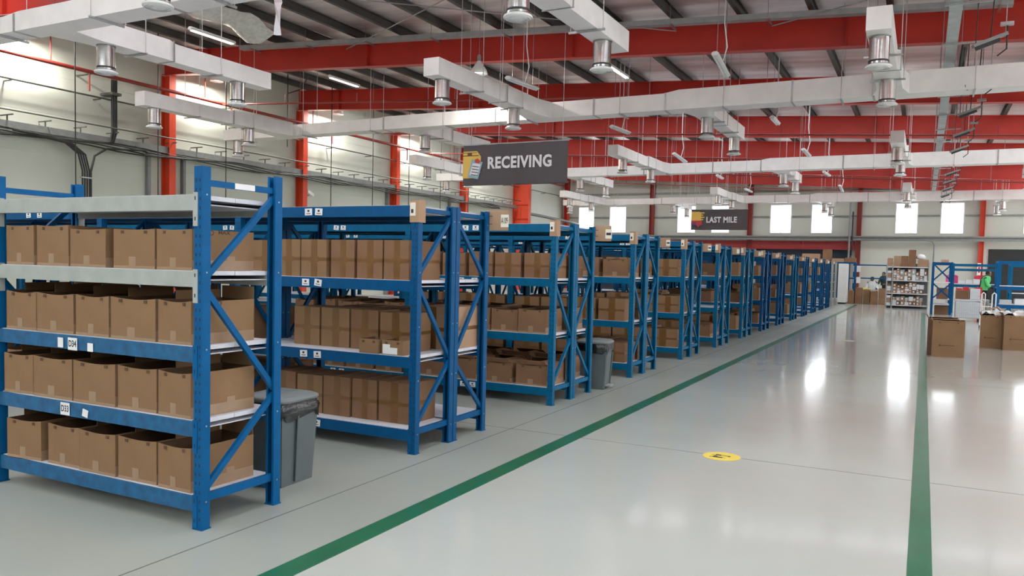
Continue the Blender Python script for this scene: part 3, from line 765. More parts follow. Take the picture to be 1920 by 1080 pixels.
# ------------------------------------------------------------------ floor markings
tag(MB().box(-2.735, -2.59, YB, 39.6, 0, .0012, GREEN).build('floor_line'), 'long green floor line beside the racks', 'floor marking')
tag(MB().box(-.01, .105, YB, 34.0, 0, .0012, GREEN).build('floor_line'), 'green floor line on the right side of the aisle', 'floor marking')
def disc(x, y, r, label, detail):
    t = thing('floor_sticker', label, 'floor marking', (x, y, .0012), 0, 'round yellow floor stickers')
    MB().lathe([(r, 0), (r, .0008)], YEL if detail else FADED, 32).build('disc', t)
    if detail:
        m = MB()
        m.box(-.055, -.01, .01, .05, .0008, .0012, INK); m.box(-.06, .015, -.06, -.025, .0008, .0012, INK); m.bar((-.01, .045, .001), (.06, .03, .001), .008, .0006, INK)
        m.bar((-.01, .012, .001), (.06, .012, .001), .006, .0006, INK); m.box(.045, .065, .008, .034, .0008, .0012, INK); m.bar((-.05, -.02, .001), (-.085, -.055, .001), .012, .0006, INK)
        m.bar((-.06, .03, .001), (-.085, .02, .001), .01, .0006, INK); m.bar((-.06, .0, .001), (-.03, -.02, .001), .014, .0006, INK); m.bar((.015, -.045, .001), (.04, -.05, .001), .006, .0006, INK)
        m.build('pictogram', t)
disc(-1.371, 6.40, .148, 'round yellow floor sticker with black pictogram, nearer one', True)
disc(-1.40, 18.73, .15, 'faded round yellow floor sticker, farther one', False)

# ------------------------------------------------------------------ air ducts
def loft(m, secs, axis, mm):
    """secs: (s, a0, a1, z0, z1) rectangles along axis 'x' or 'y'"""
    vs = []
    for s_, a0, a1, z0, z1 in secs:
        for a, z in ((a0, z0), (a1, z0), (a1, z1), (a0, z1)):
            vs.append((s_, a, z) if axis == 'x' else (a, s_, z))
    n = len(secs); fs = [(i*4+k, i*4+(k+1) % 4, (i+1)*4+(k+1) % 4, (i+1)*4+k) for i in range(n-1) for k in range(4)]
    fs += [(3, 2, 1, 0), tuple((n-1)*4+k for k in range(4))]
    if axis == 'x': fs = [tuple(reversed(f)) for f in fs]
    m.add(vs, fs, mm)
def diffuser_meshes():
    t = MB().lathe([(.142, .47), (.142, .115)], CHROME, 28, cap=False)
    t.lathe([(.146, .115), (.146, .09)], DARK, 28, cap=False).lathe([(.152, .47), (.152, .452)], STEEL, 28, cap=False)
    p = MB().lathe([(.142, .088), (.146, .06)], CHROME, 28, cap=False).lathe([(.15, .055), (.18, .038), (.186, .022), (.18, .012)], WHITE, 28)
    p.lathe([(.165, .014), (.155, .0)], WHITE, 28, cap=False).lathe([(.125, .014), (.115, -.004)], WHITE, 28, cap=False).lathe([(.08, .012), (.07, -.006)], WHITE, 28)
    return t.mesh('diffuser_tube'), p.mesh('diffuser_plate')
DTM, DPM = diffuser_meshes()
def hanger(t, x, y, w, z0, h, along):
    """bracket bar under the duct with two rods up to the roof"""
    m = MB()
    for s_ in (-1, 1):
        px, py = (x, y+s_*(w/2+.05)) if along == 'x' else (x+s_*(w/2+.05), y)
        m.tube([(px, py, z0-.03), (px, py, roof_z(px)-.02)], .0075, ROD, 5)
    if along == 'x': m.box(x-.015, x+.015, y-w/2-.08, y+w/2+.08, z0-.035, z0-.005, STEEL)
    else: m.box(x-w/2-.08, x+w/2+.08, y-.015, y+.015, z0-.035, z0-.005, STEEL)
    m.build('hanger', t)
def band(t, x, y0, y1, z0, z1):
    m = MB(); e = .012
    m.box(x-.02, x+.02, y0-e, y0, z0-e, z1+e, STEEL).box(x-.02, x+.02, y1, y1+e, z0-e, z1+e, STEEL).box(x-.02, x+.02, y0, y1, z0-e, z0, STEEL).box(x-.02, x+.02, y0, y1, z1, z1+e, STEEL)
    m.build('joint_band', t)
def branch(t, x, ya, yb, diffs, Z=5.0, h=.33, w=.34):
    """ya at the main duct, yb free end"""
    m = MB(); ln = yb-ya
    secs = [(ya, x-w/2-.16, x+w/2+.16, Z, Z+h+.04), (ya+ln*.12, x-w/2-.05, x+w/2+.05, Z, Z+h+.03), (ya+ln*.42, x-w/2-.05, x+w/2+.05, Z, Z+h+.03), (ya+ln*.46, x-w/2, x+w/2, Z, Z+h), (yb, x-w/2, x+w/2, Z, Z+h)]
    if ln < 0: secs = secs[::-1]
    loft(m, secs, 'y', DUCT); m.build('branch_duct', t)
    for y in diffs:
        d = put(DTM, 'diffuser_tube', t, (x, y, Z-.47)); put(DPM, 'diffuser_plate', d)
    for f_ in (.3, .68): hanger(t, x, ya+ln*f_, w+.08, Z, h, 'y')
    b = MB(); y = ya+ln*.44; e = .01
    b.box(x-w/2-.07, x+w/2+.07, y-.012, y+.012, Z-e, Z, STEEL); b.box(x-w/2-.065, x-w/2-.05, y-.012, y+.012, Z, Z+h+.03, STEEL); b.box(x+w/2+.05, x+w/2+.065, y-.012, y+.012, Z, Z+h+.03, STEEL)
    b.build('joint_band', t)
def duct(label, y, secs, near, far, nl, fl, Z=5.0, endd=True, dep=.5, ndiff=(1.35, 4.35), fdiff=(.75, 3.75)):
    t = thing('air_duct', label, 'air duct', (0, 0, 0), 0, 'air ducts across the hall')
    m = MB(); loft(m, [(x, y, y+d_, Z, Z+h_) for x, h_, d_ in secs], 'x', DUCT); m.build('main_duct', t)
    for x in near: branch(t, x, y, y-nl, [y-a for a in ndiff if a < nl], Z)
    for x in far: branch(t, x, y+dep, y+dep+fl, [y+dep+a for a in fdiff if a < fl], Z)
    if endd:
        x = secs[0][0]+.34; d = put(DTM, 'diffuser_tube', t, (x, y+.25, Z-.47)); put(DPM, 'diffuser_plate', d)
    for x in BX: 
        hh = [s_ for s_ in secs if s_[0] <= x]
        if not hh: continue
        band(t, x, y, y+hh[-1][2], Z, Z+hh[-1][1])
    x = secs[0][0]+.8
    while x < XR:
        hh = [s_ for s_ in secs if s_[0] <= x][-1]; hanger(t, x, y+hh[2]/2, hh[2], Z, hh[1], 'x'); x += 2.35
    return t
BX = [-13.0, -9.6, -7.0, -5.3, -2.6, -1.05, 1.9, 4.6, 8]
S_ = [(-18.9, .31, .48), (-13.2, .31, .48), (-12.9, .34, .48), (-9.7, .34, .48), (-9.3, .37, .5), (-5.35, .37, .5), (-5.0, .43, .52), (14, .44, .56)]
BX1 = BX
duct('silver air duct nearest the camera, crossing the top left corner', 7.8, [(-18.9, .26, .40), (-13.3, .26, .40), (-12.9, .30, .42), (14, .30, .42)], [-8.5], [-12.4, -4.62], 1.5, 4.4, ndiff=(.95,), fdiff=(.75, 3.65), dep=.42)
duct('long silver air duct crossing above the nearest racks, second from the camera', 17.55, S_, [-16.5, -8.4, -.74], [-12.5, -4.65, 3.15], 4.75, 4.2)
duct('silver air duct behind the receiving banner, third from the camera', 29.35, S_, [-16.5, -8.9, -.8], [-12.7, -4.7, 3.15], 5.3, 4.2)
duct('farthest silver air duct crossing in front of the far wall windows', 43.0, S_, [-16.6, -8.9, -.8], [-12.7, -4.7, 3.15], 5.3, 4.2, Z=4.98)

# cable trays under the roof
t = thing('cable_tray', 'galvanised cable tray hung along the third red roof beam', 'cable tray', (0, 0, 0))
m = MB()
zf = lambda x: 7.12-.058*(x+13)
P = [Vector((x, 16.9, zf(x))) for x in (-17.5, 1.2)]
m.bar(P[0], P[1], .20, .012, TRAYM); m.bar(P[0]+Vector((0, -.1, .05)), P[1]+Vector((0, -.1, .05)), .006, .11, TRAYM); m.bar(P[0]+Vector((0, .1, .05)), P[1]+Vector((0, .1, .05)), .006, .11, TRAYM)
m.build('tray', t)
for k in range(10):
    x = -17+k*2.0; MB().box(x-.02, x+.02, 16.7, 17.15, zf(x)-.04, zf(x)-.008, STEEL).tube([(x, 16.73, zf(x)), (x, 16.73, roof_z(x)-.05)], .006, STEEL, 5).build('hanger', t)
t = thing('cable_tray', 'galvanised cable tray running lengthwise above the main aisle', 'cable tray', (0, 0, 0))
MB().box(.17, .35, 8, 47, 5.64, 5.65, TRAYM).box(.165, .172, 8, 47, 5.65, 5.74, TRAYM).box(.348, .355, 8, 47, 5.65, 5.74, TRAYM).build('tray', t)
for k in range(16):
    y = 9.3+k*2.4; MB().box(.10, .75, y-.015, y+.015, 5.60, 5.63, STEEL).tube([(.12, y, 5.62), (.12, y, roof_z(.1)-.05)], .006, STEEL, 5).tube([(.42, y, 5.62), (.42, y, roof_z(.4)-.05)], .006, STEEL, 5).build('hanger', t)

# sprinkler pipes across the bays
for i, (y, z) in enumerate([(9.9, 6.45), (19.2, 6.35), (25.2, 6.35), (31.2, 6.3), (37.2, 6.25), (43.4, 6.2)]):
    m = MB().tube([(-20.7, y, 6.5), (12, y, 6.5-.0575*32)], .028, REDP, 7)
    for k in range(11):
        x = -18+k*2.8; zz = 6.5-.0575*(x+20.7); m.tube([(x, y, zz), (x, y, zz+.28)], .013, REDP, 5); m.tube([(x+.6, y, zz), (x+.6, y, roof_z(x)-.05)], .006, STEEL, 4)
    tag(m.build('sprinkler_pipe'), 'thin red sprinkler pipe crossing under the roof, %s one from the camera' % ORD[i+1], 'pipe', 'thin red sprinkler pipes')
# roof bracing rods
for i, (a, c) in enumerate([((-17, 5.6), (-7.5, 11.2)), ((-7.5, 5.6), (-17, 11.2)), ((-14, 11.6), (-5, 17.2)), ((-5, 11.6), (-14, 17.2)), ((-3, 11.6), (5, 17.2)), ((5, 11.6), (-3, 17.2))]):
    za, zc = raft_bot(a[0])+.45, raft_bot(c[0])+.45
    tag(MB().tube([(a[0], a[1], za), (c[0], c[1], zc)], .014, STEEL, 5).build('bracing_rod'), 'thin steel bracing rod crossing diagonally between red roof beams, %s one from left' % ORD[i+1], 'rod', 'roof bracing rods')
# torn insulation
m = MB()
pts = [(-11.85, 11.9)]
v = []
for k in range(8):
    f_ = k/7; z = 7.35-1.47*f_; w = .085*(1-.55*f_)+.02*math.sin(k*2)
    v += [(-11.5-w, 12.0+.03*math.sin(k*1.7), z), (-11.5+w, 12.04+.04*math.sin(k*2.1), z), (-11.5+w*.8, 12.07, z), (-11.5-w*.8, 12.06, z)]
m.add(v, [(i*4+k, i*4+(k+1) % 4, i*4+4+(k+1) % 4, i*4+4+k) for i in range(7) for k in range(4)] + [(0, 1, 2, 3), (31, 30, 29, 28)], PLAST)
tag(m.build('torn_insulation'), 'torn strip of white insulation hanging from the roof', 'insulation')
m = MB(); v = []; n = 9
for i in range(n):
    for k in range(5):
        v.append((-15.5+.24*k, 12.9+.28*i, raft_bot(-15.5)+.50-.03*i-.10*math.sin(k*1.2)-.10*math.sin(i*.9)+.03*math.sin(i*2.3+k*1.9)))
m.add(v, [(i*5+k, i*5+k+1, i*5+k+6, i*5+k+5) for i in range(n-1) for k in range(4)], FILM, True)
v2 = [(a, b_, c+.01) for a, b_, c in v]; m.add(v2, [(i*5+k+5, i*5+k+6, i*5+k+1, i*5+k) for i in range(n-1) for k in range(4)], FILM, True)
tag(m.build('sagging_insulation'), 'sagging piece of silver roof insulation at the upper left', 'insulation')

# ------------------------------------------------------------------ lamps
def batten_parts(lit=False):
    b = MB(); b.prism([(-.07, 0), (-.045, -.035), (.045, -.035), (.07, 0), (.03, .035), (-.03, .035)], -.65, .65, WHITE, Matrix.Rotation(PI/2, 4, 'X'))
    tm = LAMPE if lit else PLAST
    q = MB().tube([(-.03, -.6, -.045), (-.03, .6, -.045)], .013, tm, 8).tube([(.03, -.6, -.045), (.03, .6, -.045)], .013, tm, 8)
    return b.mesh('lamp_body'), q.mesh('lamp_tubes')
BB, BT = batten_parts(); BB2, BT2 = batten_parts(True)
def batten(x, y, z, label, tilt=0.0, rz=0.0, lit=False, wires=True, group='hanging batten lamps'):
    t = thing('batten_lamp', label, 'lamp', (x, y, z), rz, group)
    a = put(BB2 if lit else BB, 'lamp_body', t); b = put(BT2 if lit else BT, 'lamp_tubes', t)
    for o in (a, b): o.rotation_euler = (tilt, random.uniform(-.3, .3) if wires else 0, 0)
    if wires:
        top = roof_z(x)-z-.05; m = MB()
        for yy in (-.45, .45): m.tube([(0, yy, yy*math.sin(tilt)+.03), (.0, yy, top)], .005, STEEL, 4)
        m.tube([(0, .1, .03), (.08, .12, .35), (.02, .1, .8), (.03, .1, top)], .012, WHITE, 5); m.build('suspension', t)
    return t
nb_ = 0
for xi, x in enumerate((-7.68, -3.54)):
    for k in range(5):
        y = 15.2+6.1*k
        batten(x, y, 5.3, 'white unlit batten lamp on wires, %s in the %s row' % (ORD[k+1], ['left', 'right'][xi]), tilt=random.uniform(-.12, .04), rz=random.uniform(-.06, .06))
batten(-14.9, 13.5, 6.62, 'bright lit lamp near the roof in the upper left', lit=True, wires=False, group='lit lamps under the roof')
batten(-14.95, 18.3, 6.6, 'bright lit lamp near the roof behind the third red beam', lit=True, wires=False, group='lit lamps under the roof')
batten(-6.9, 18.9, 6.3, 'bright lit lamp near the roof above the second duct', lit=True, wires=False, group='lit lamps under the roof')
# tilted hanging arms above the right side of the aisle
for k in range(11):
    y = 14.6+3.05*k; x = .76
    t = thing('hanging_fixture', 'small dark tilted metal arm on rods over right aisle line, %s from camera' % ORD[k+1], 'hanging bracket', (x, y, 5.15), 0, 'tilted hanging fixtures')
    MB().bar((-.24, -.05, -.09), (.22, .05, .09), .11, .05, CONDU).bar((-.20, -.05, -.13), (.12, .03, .0), .06, .06, DARK).build('arm', t)
    MB().box(.12, .30, -.04, .04, .20, .25, STEEL).build('junction_box', t)
    m = MB(); top = roof_z(x)-5.2
    m.tube([(-.2, -.04, -.06), (-.18, -.04, top)], .008, CABLE, 5).tube([(.2, .04, .09), (.2, .04, top)], .008, STEEL, 5).tube([(.0, .0, .0), (.02, 0, .6), (.05, 0, top)], .01, CABLE, 5)
    m.tube([(.22, .03, .2), (.22, .03, -.15), (.1, .02, -.25)], .012, CABLE, 5)
    m.build('rods', t)

# high-bay lamps
def highbay(x, y, z, power, label, size=.4, group='high bay lamps'):
    t = thing('high_bay_lamp', label, 'lamp', (x, y, z), 0, group)
    MB().lathe([(.05, .30), (.07, .27), (.11, .20), (.18, .10), (.21, .0), (.20, .0), (.17, .09), (.10, .19), (.04, .22)], WHITE, 24, cap=False).build('reflector', t)
    MB().lathe([(.045, .29), (.045, .42), (.02, .46)], STEEL, 12).tube([(0, 0, .44), (0, 0, max(.5, roof_z(x)-z-.05))], .006, STEEL, 5).build('ballast', t)
    MB().lathe([(.12, .16), (.12, .06), (.10, .05)], LAMPE, 20).build('bulb', t)
    area_light('lamp_light', (0, 0, -.01), size, power, parent=t)
highbay(-9.55, 16.6, 5.95, 60, 'round white high bay lamp beside the third red beam')
for y in (12.9, 18.9, 24.9, 30.9, 36.9):  # lamps added behind the rafters for the bright patches high on the wall
    highbay(-20.45, y-.2, 7.12, 120, 'added high bay lamp brightening the left wall, %s one from the camera' % ORD[int((y-6.9)/6)], group='added wall side lamps')

# ------------------------------------------------------------------ banners
def banner(name, label, x0, x1, y, z0, z1, words, tx, tsize, icon):
    t = thing(name, label, 'banner', (x0, y, z0)); w, h = x1-x0, z1-z0
    m = MB(); nx = 24; v = []
    for i in range(nx+1):
        for z in (0, h): v.append((w*i/nx, -.006+.008*math.sin(i*.9)*math.sin(i*.35+z), z))
    nv = len(v); v += [(a, b_+.006, c) for a, b_, c in v]
    fs = []
    for i in range(nx):
        fs.append((i*2, i*2+2, i*2+3, i*2+1)); fs.append((nv+i*2+1, nv+i*2+3, nv+i*2+2, nv+i*2))
        fs.append((i*2+1, i*2+3, nv+i*2+3, nv+i*2+1)); fs.append((i*2+2, i*2, nv+i*2, nv+i*2+2))
    fs += [(0, 1, nv+1, nv), (nx*2+1, nx*2, nv+nx*2, nv+nx*2+1)]
    m.add(v, fs, BANN, False); m.build('cloth', t)
    MB().tube([(-.02, 0, h), (w+.02, 0, h)], .015, STEEL, 6).tube([(-.02, 0, 0), (w+.02, 0, 0)], .015, BANN, 6).build('batten', t)
    r = MB()
    for fx in (.05, .35, .95): r.tube([(w*fx, 0, h), (w*fx, 0, roof_z(x0+w*fx)-z0-.05)], .005, STEEL, 4)
    r.build('wires', t)
    text(words, tsize, BANW, 'lettering', t, (w*tx[0], -.022, h*tx[1]), bold=.0105*tsize/.3, ext=.003, sx=tx[2], spacing=1.09)
    ic = MB(); icon(ic, w, h); ic.build('printed_icon', t)
    return t
def P2(ic, pts, lay, m):   # polygon in banner plane, lay = layer
    y = -.018-.003*lay
    ic.add([(x, y, z) for x, z in pts], [tuple(range(len(pts)))], m)
    ic.add([(x, y+.002, z) for x, z in pts], [tuple(range(len(pts)))[::-1]], m)
def icon_recv(ic, w, h):
    X = lambda f: f*w
    Zf = lambda f: h*(1-f)
    def R_(x0, y0, x1, y1, l, m): P2(ic, [(X(x0), Zf(y1)), (X(x1), Zf(y1)), (X(x1), Zf(y0)), (X(x0), Zf(y0))], l, m)
    P2(ic, [(X(.0), Zf(.83)), (X(.10), Zf(.83)), (X(.175), Zf(.70)), (X(.18), Zf(.30)), (X(.14), Zf(.16)), (X(0), Zf(.16))], 0, BYEL)
    R_(0, .19, .14, .205, 1, BBRN); R_(0, .26, .16, .28, 1, BBRN); R_(.045, .20, .09, .27, 1, BBRN)
    P2(ic, [(X(.05), Zf(.80)), (X(.155), Zf(.86)), (X(.20), Zf(.44)), (X(.09), Zf(.36))], 2, BCYA)
    P2(ic, [(X(.07), Zf(.745)), (X(.145), Zf(.79)), (X(.18), Zf(.49)), (X(.10), Zf(.46))], 3, BANW)
    for q in range(4):
        yy = .52+.07*q; xx = .105-.004*q
        P2(ic, [(X(xx-.008), Zf(yy+.018)), (X(xx+.058), Zf(yy+.048)), (X(xx+.06), Zf(yy+.03)), (X(xx-.006), Zf(yy))], 4, INK)
    P2(ic, [(X(.12), Zf(.44)), (X(.165), Zf(.475)), (X(.18), Zf(.42)), (X(.15), Zf(.34)), (X(.125), Zf(.37))], 4, BRED)
def icon_mile(ic, w, h):
    X = lambda f: f*w
    Zf = lambda f: h*(1-f)
    def R_(x0, y0, x1, y1, l, m): P2(ic, [(X(x0), Zf(y1)), (X(x1), Zf(y1)), (X(x1), Zf(y0)), (X(x0), Zf(y0))], l, m)
    P2(ic, [(X(.0), Zf(.55)), (X(.18), Zf(.55)), (X(.185), Zf(.16)), (X(.15), Zf(.11)), (X(0), Zf(.11))], 0, BYEL)
    for q in range(4): R_(.15, .14+.11*q, .24-.02*(q % 2), .20+.11*q, 1, BYEL)
    R_(0, .55, .2, .62, 1, BRED); R_(.09, .62, .2, .78, 1, BRED); R_(0, .62, .09, .78, 1, BPUR)
    P2(ic, [(X(.11), Zf(.78)), (X(.16), Zf(.78)), (X(.13), Zf(.9))], 1, BRED)
banner('hanging_banner', 'large charcoal banner reading RECEIVING with a yellow parcel and clipboard icon', -8.37, -6.08, 14.0, 3.06, 3.86, 'RECEIVING', (.245, .52, .86), .31, icon_recv)
banner('hanging_banner', 'smaller distant charcoal banner reading LAST MILE with a yellow hand icon', -7.37, -5.43, 28.0, 2.85, 3.55, 'LAST MILE', (.275, .47, .80), .27, icon_mile)

# ------------------------------------------------------------------ right side: cartons, trolleys, frames
def carton(x, y, w, d, h, rz, label, cm=CARD, marks=True):
    me, pp = open_box(w, d, h, cm, sag=.008)
    o = put(me, 'cardboard_box', None, (x+w, y, 0), rz); tag(o, label, 'box')
    f = MB()
    f.bar((-w/2, .0, h), (-w/2, .05, h+.012), w*.96, .006, cm, upv=(0, 0, 1)); f.bar((-w/2, d, h), (-w/2, d-.14, h+.03), w*.96, .006, cm)
    f.bar((-.003, d/2, h), (-.10, d/2, h+.02), d*.9, .006, cm); f.bar((-w, d/2, h), (-w-.03, d/2, h+.07), d*.9, .006, cm, upv=(1, 0, .2)); f.build('flaps', o)
    if marks:
        g = MB(); g.box(-w*.78, -w*.72, -.002, 0, h*.30, h*.345, BRINK); g.box(-w*.70, -w*.30, -.002, 0, h*.315, h*.33, BRINK); g.build('printed_mark', o)
    return o
carton(.185, 16.40, .52, .30, .64, -.02, 'large open brown carton with a small print, standing right of the green line', CARD)
carton(.13, 16.75, .50, .34, .66, .06, 'open brown carton directly behind the large printed carton', CARD2, False)
carton(1.08, 18.98, .38, .42, .66, -.08, 'open brown carton under plastic film, left one of a pair', CARD)
carton(1.48, 18.86, .50, .45, .68, .10, 'open brown carton at the right edge of the photo', CARD)
m = MB(); v = []; nx, ny = 12, 8
for i in range(nx+1):
    for j in range(ny+1):
        v.append((1.10+.80*i/nx, 19.02+.42*j/ny, .70+.05*math.sin(i*1.1)*math.sin(j*.9+1)+.03*math.sin(i*2.7+j)+.05*math.sin(PI*j/ny)))
m.add(v, [(i*(ny+1)+j, (i+1)*(ny+1)+j, (i+1)*(ny+1)+j+1, i*(ny+1)+j+1) for i in range(nx) for j in range(ny)], FILM, True)
v2 = [(a, b_, c-.012) for a, b_, c in v]
m.add(v2, [(i*(ny+1)+j+1, (i+1)*(ny+1)+j+1, (i+1)*(ny+1)+j, i*(ny+1)+j) for i in range(nx) for j in range(ny)], FILM, True)
tag(m.build('plastic_film'), 'crumpled shiny plastic film lying over the open cartons', 'plastic film')
m = MB().bar((1.12, 19.5, .72), (1.42, 19.55, .84), .16, .01, CARD3).bar((1.40, 19.55, .84), (1.52, 19.52, .74), .16, .01, CARD3)
tag(m.build('cardboard_sheet'), 'bent piece of pale cardboard sticking up behind the cartons', 'cardboard')
# mesh cage trolley
t = thing('cage_trolley', 'pale grey mesh cage trolley behind the large printed carton', 'trolley', (.95, 29.3, 0))
m = MB(); W_, D_, Z0_, Z1_ = .72, .6, .13, .66
for (a, c) in (((0, 0), (W_, 0)), ((W_, 0), (W_, D_)), ((W_, D_), (0, D_)), ((0, D_), (0, 0))):
    for z in [Z0_ + (Z1_-Z0_)*q/10 for q in range(11)]: m.tube([(a[0], a[1], z), (c[0], c[1], z)], .006 if 0 < z < Z1_-.01 else .014, MESHG, 5)
    for q in range(13):
        x = a[0]+(c[0]-a[0])*q/12; y = a[1]+(c[1]-a[1])*q/12; m.tube([(x, y, Z0_), (x, y, Z1_)], .005, MESHG, 4)
m.box(.01, W_-.01, .01, D_-.01, Z0_-.02, Z0_, MESHG); m.build('cage', t)
MB().box(.02, W_-.02, .02, D_-.02, Z0_+.005, Z1_-.06, PLAST).build('contents', t)
for x in (.06, W_-.06):
    for y in (.06, D_-.06):
        MB().lathe([(.045, -.015), (.05, 0), (.045, .015)], DARK, 12).build('wheel', t, (x, y, .052)).rotation_euler = (0, PI/2, 0)
MB().box(.05, W_-.05, .05, D_-.05, .095, .11, STEEL).build('base_frame', t)
# step trolley with tubular handles
t = thing('hand_trolley', 'white tubular hand trolley beside the mesh cage', 'trolley', (1.45, 26.0, 0))
for x in (0, .26):
    MB().tube([(x, 0, .04), (x+.02, .1, .5), (x+.03, .14, .95), (x+.08, .16, 1.0), (x+.12, .16, .96), (x+.12, .2, .5)], .018, WHITE, 6).build('side_tube', t)
for z in (.1, .35, .6): MB().box(0, .28, .02, .16, z, z+.02, WHITE).build('step', t)
for x in (0, .28): MB().lathe([(.04, -.012), (.045, 0), (.04, .012)], DARK, 12).build('wheel', t, (x, 0, .046)).rotation_euler = (0, PI/2, 0)

# blue frames
def frame_rack(label, x0, x1, y0, y1, zs, H, shelves, mm=BLUE, xb=False, pw=.07, shelfm=SHELF):
    t = thing('blue_frame_rack', label, 'shelving rack', (0, 0, 0))
    for x in (x0, x1-pw):
        for y in (y0, y1-pw): MB().box(x, x+pw, y, y+pw, 0, H, mm).build('upright', t)
    for z in zs:
        for y in (y0+.005, y1-.055): MB().box(x0+pw, x1-pw, y, y+.05, z-.09, z, mm).build('beam', t)
        for x in (x0+.01, x1-.06): MB().box(x, x+.05, y0+pw, y1-pw, z-.06, z, mm).build('side_beam', t)
    for z in shelves: MB().box(x0+.05, x1-.05, y0+.05, y1-.05, z, z+.02, shelfm).build('shelf_panel', t)
    if xb:
        for (a, c) in xb: 
            MB().bar((x0+.04, y0+.03, a), (x1-.04, y0+.03, c), .03, .05, mm).build('brace', t); MB().bar((x1-.04, y0+.05, a), (x0+.04, y0+.05, c), .03, .05, mm).build('brace', t)
    return t
frame_rack('dark blue tower rack with crossed braces at end of green line', .27, .93, 33.0, 35.0, [1.92], 1.93, [1.17, .55, .36, 1.90], BLUE2, [(1.25, 1.85), (.6, 1.15)])
frame_rack('open blue packing frame behind the person in green', .98, 2.6, 35.2, 36.2, [1.90, 1.72, 1.1], 1.92, [1.12], BLUE3)
frame_rack('large bright blue frame at the right edge of the photo', 2.08, 3.9, 29.6, 30.6, [1.95, 1.13, .55], 1.96, [.57, 1.15], BLUE)
frame_rack('blue bench frame behind the large bright blue frame', 2.75, 4.2, 33.5, 34.5, [1.9, 1.15], 1.92, [.85], BLUE3)
# goods on and around the frames
def block(name, label, cat, x0, x1, y0, y1, z0, z1, m, group=None, top=None):
    mm = MB(); e = min(x1-x0, z1-z0)*.06
    mm.box(x0, x1, y0, y1, z0, z1-e, m); mm.box(x0+e, x1-e, y0+e, y1-e, z1-e, z1, top or m)
    return tag(mm.build(name), label, cat, group)
# support table for goods behind the cage
t = thing('packing_table', 'grey packing table behind the mesh cage trolley', 'table', (0, 0, 0))
MB().box(.98, 2.0, 31.0, 31.8, .62, .66, GREYM).build('table_top', t)
for x in (1.0, 1.95):
    for y in (31.02, 31.74): MB().box(x, x+.04, y, y+.04, 0, .62, STEEL).build('leg', t)
block('cardboard_box', 'small brown box on the packing table beside white cartons', 'box', 1.0, 1.38, 31.15, 31.5, .66, .96, CARD2)
for q in range(3): block('white_carton', ['bottom', 'middle', 'top'][q]+' white carton of the stack on the packing table', 'carton', 1.42, 1.72, 31.15, 31.5, .66+.12*q, .775+.12*q, PLAST, 'white cartons on the packing table')
for q in range(4): block('goods_bag', 'red goods bag lying on the packing table, %s from left' % ORD[q+1], 'bag', 1.02+.2*q, 1.2+.2*q, 31.52, 31.78, .66, 1.02+.05*(q % 2), REDG, 'red goods bags')
for q, (x, z) in enumerate(((1.2, 1.145), (1.45, 1.145), (1.7, 1.145))): block('folded_stack', 'stack of folded white goods on blue packing frame, %s from left' % ORD[q+1], 'goods', x, x+.22, 35.4, 35.8, z, z+.12+.03*q, PLAST, 'folded goods on the packing frame')
def chair_back(x, y, z, m, label):
    t = thing('plastic_chair', label, 'chair', (x, y, 0))
    b = MB(); v = []
    for i in range(5):
        for k in range(7): v.append((-.22+.44*k/6, .05*math.cos(PI*(k/6-.5)), z+.36*i/4 - (.05*abs(k/3-1)**3 if i == 4 else 0)))
    b.add(v, [(i*7+k, i*7+k+1, i*7+k+8, i*7+k+7) for i in range(4) for k in range(6)], m, True)
    b.add([(a, c+.02, d) for a, c, d in v], [(i*7+k+7, i*7+k+8, i*7+k+1, i*7+k) for i in range(4) for k in range(6)], m, True); b.build('backrest', t)
    MB().box(-.21, .21, -.4, .02, z-.12, z-.09, m).build('seat', t)
    for xx in (-.18, .16):
        for yy in (-.38, 0): MB().box(xx, xx+.025, yy, yy+.025, 0, z-.12, STEEL).build('leg', t)
chair_back(2.02, 36.9, 1.12, REDG, 'red high chair behind the blue packing frame')
chair_back(1.02, 37.0, 1.12, PINKG, 'pink high chair left of the red one behind the packing frame')
tag(MB().box(2.45, 2.62, YW-.40, YW-.385, 1.4, 2.1, PAPER).box(2.49, 2.58, YW-.402, YW-.40, 1.6, 1.9, REDG).build('wall_notice'), 'white notice with red print on the orange far wall column', 'notice')
for q in range(4): block('goods_bag', 'grey bag of goods on the large blue frame, %s from left' % ORD[q+1], 'bag', 2.2+.4*q, 2.52+.4*q, 29.8, 30.2, .59, .72+.04*(q % 2), [MESHG, PLAST, YELG, BINL][q], 'bags on the large blue frame')
block('cardboard_box', 'tall brown box standing inside the dark blue tower rack', 'box', .45, .82, 33.4, 33.9, .57, .98, CARD2)
block('cardboard_box', 'brown box on the floor inside the dark blue tower rack', 'box', .4, .85, 33.3, 33.8, 0, .34, CARD2)
block('small_parcel', 'small pale box on top of the dark blue tower rack', 'parcel', .55, .80, 33.5, 33.8, 1.92, 2.02, CARD3)

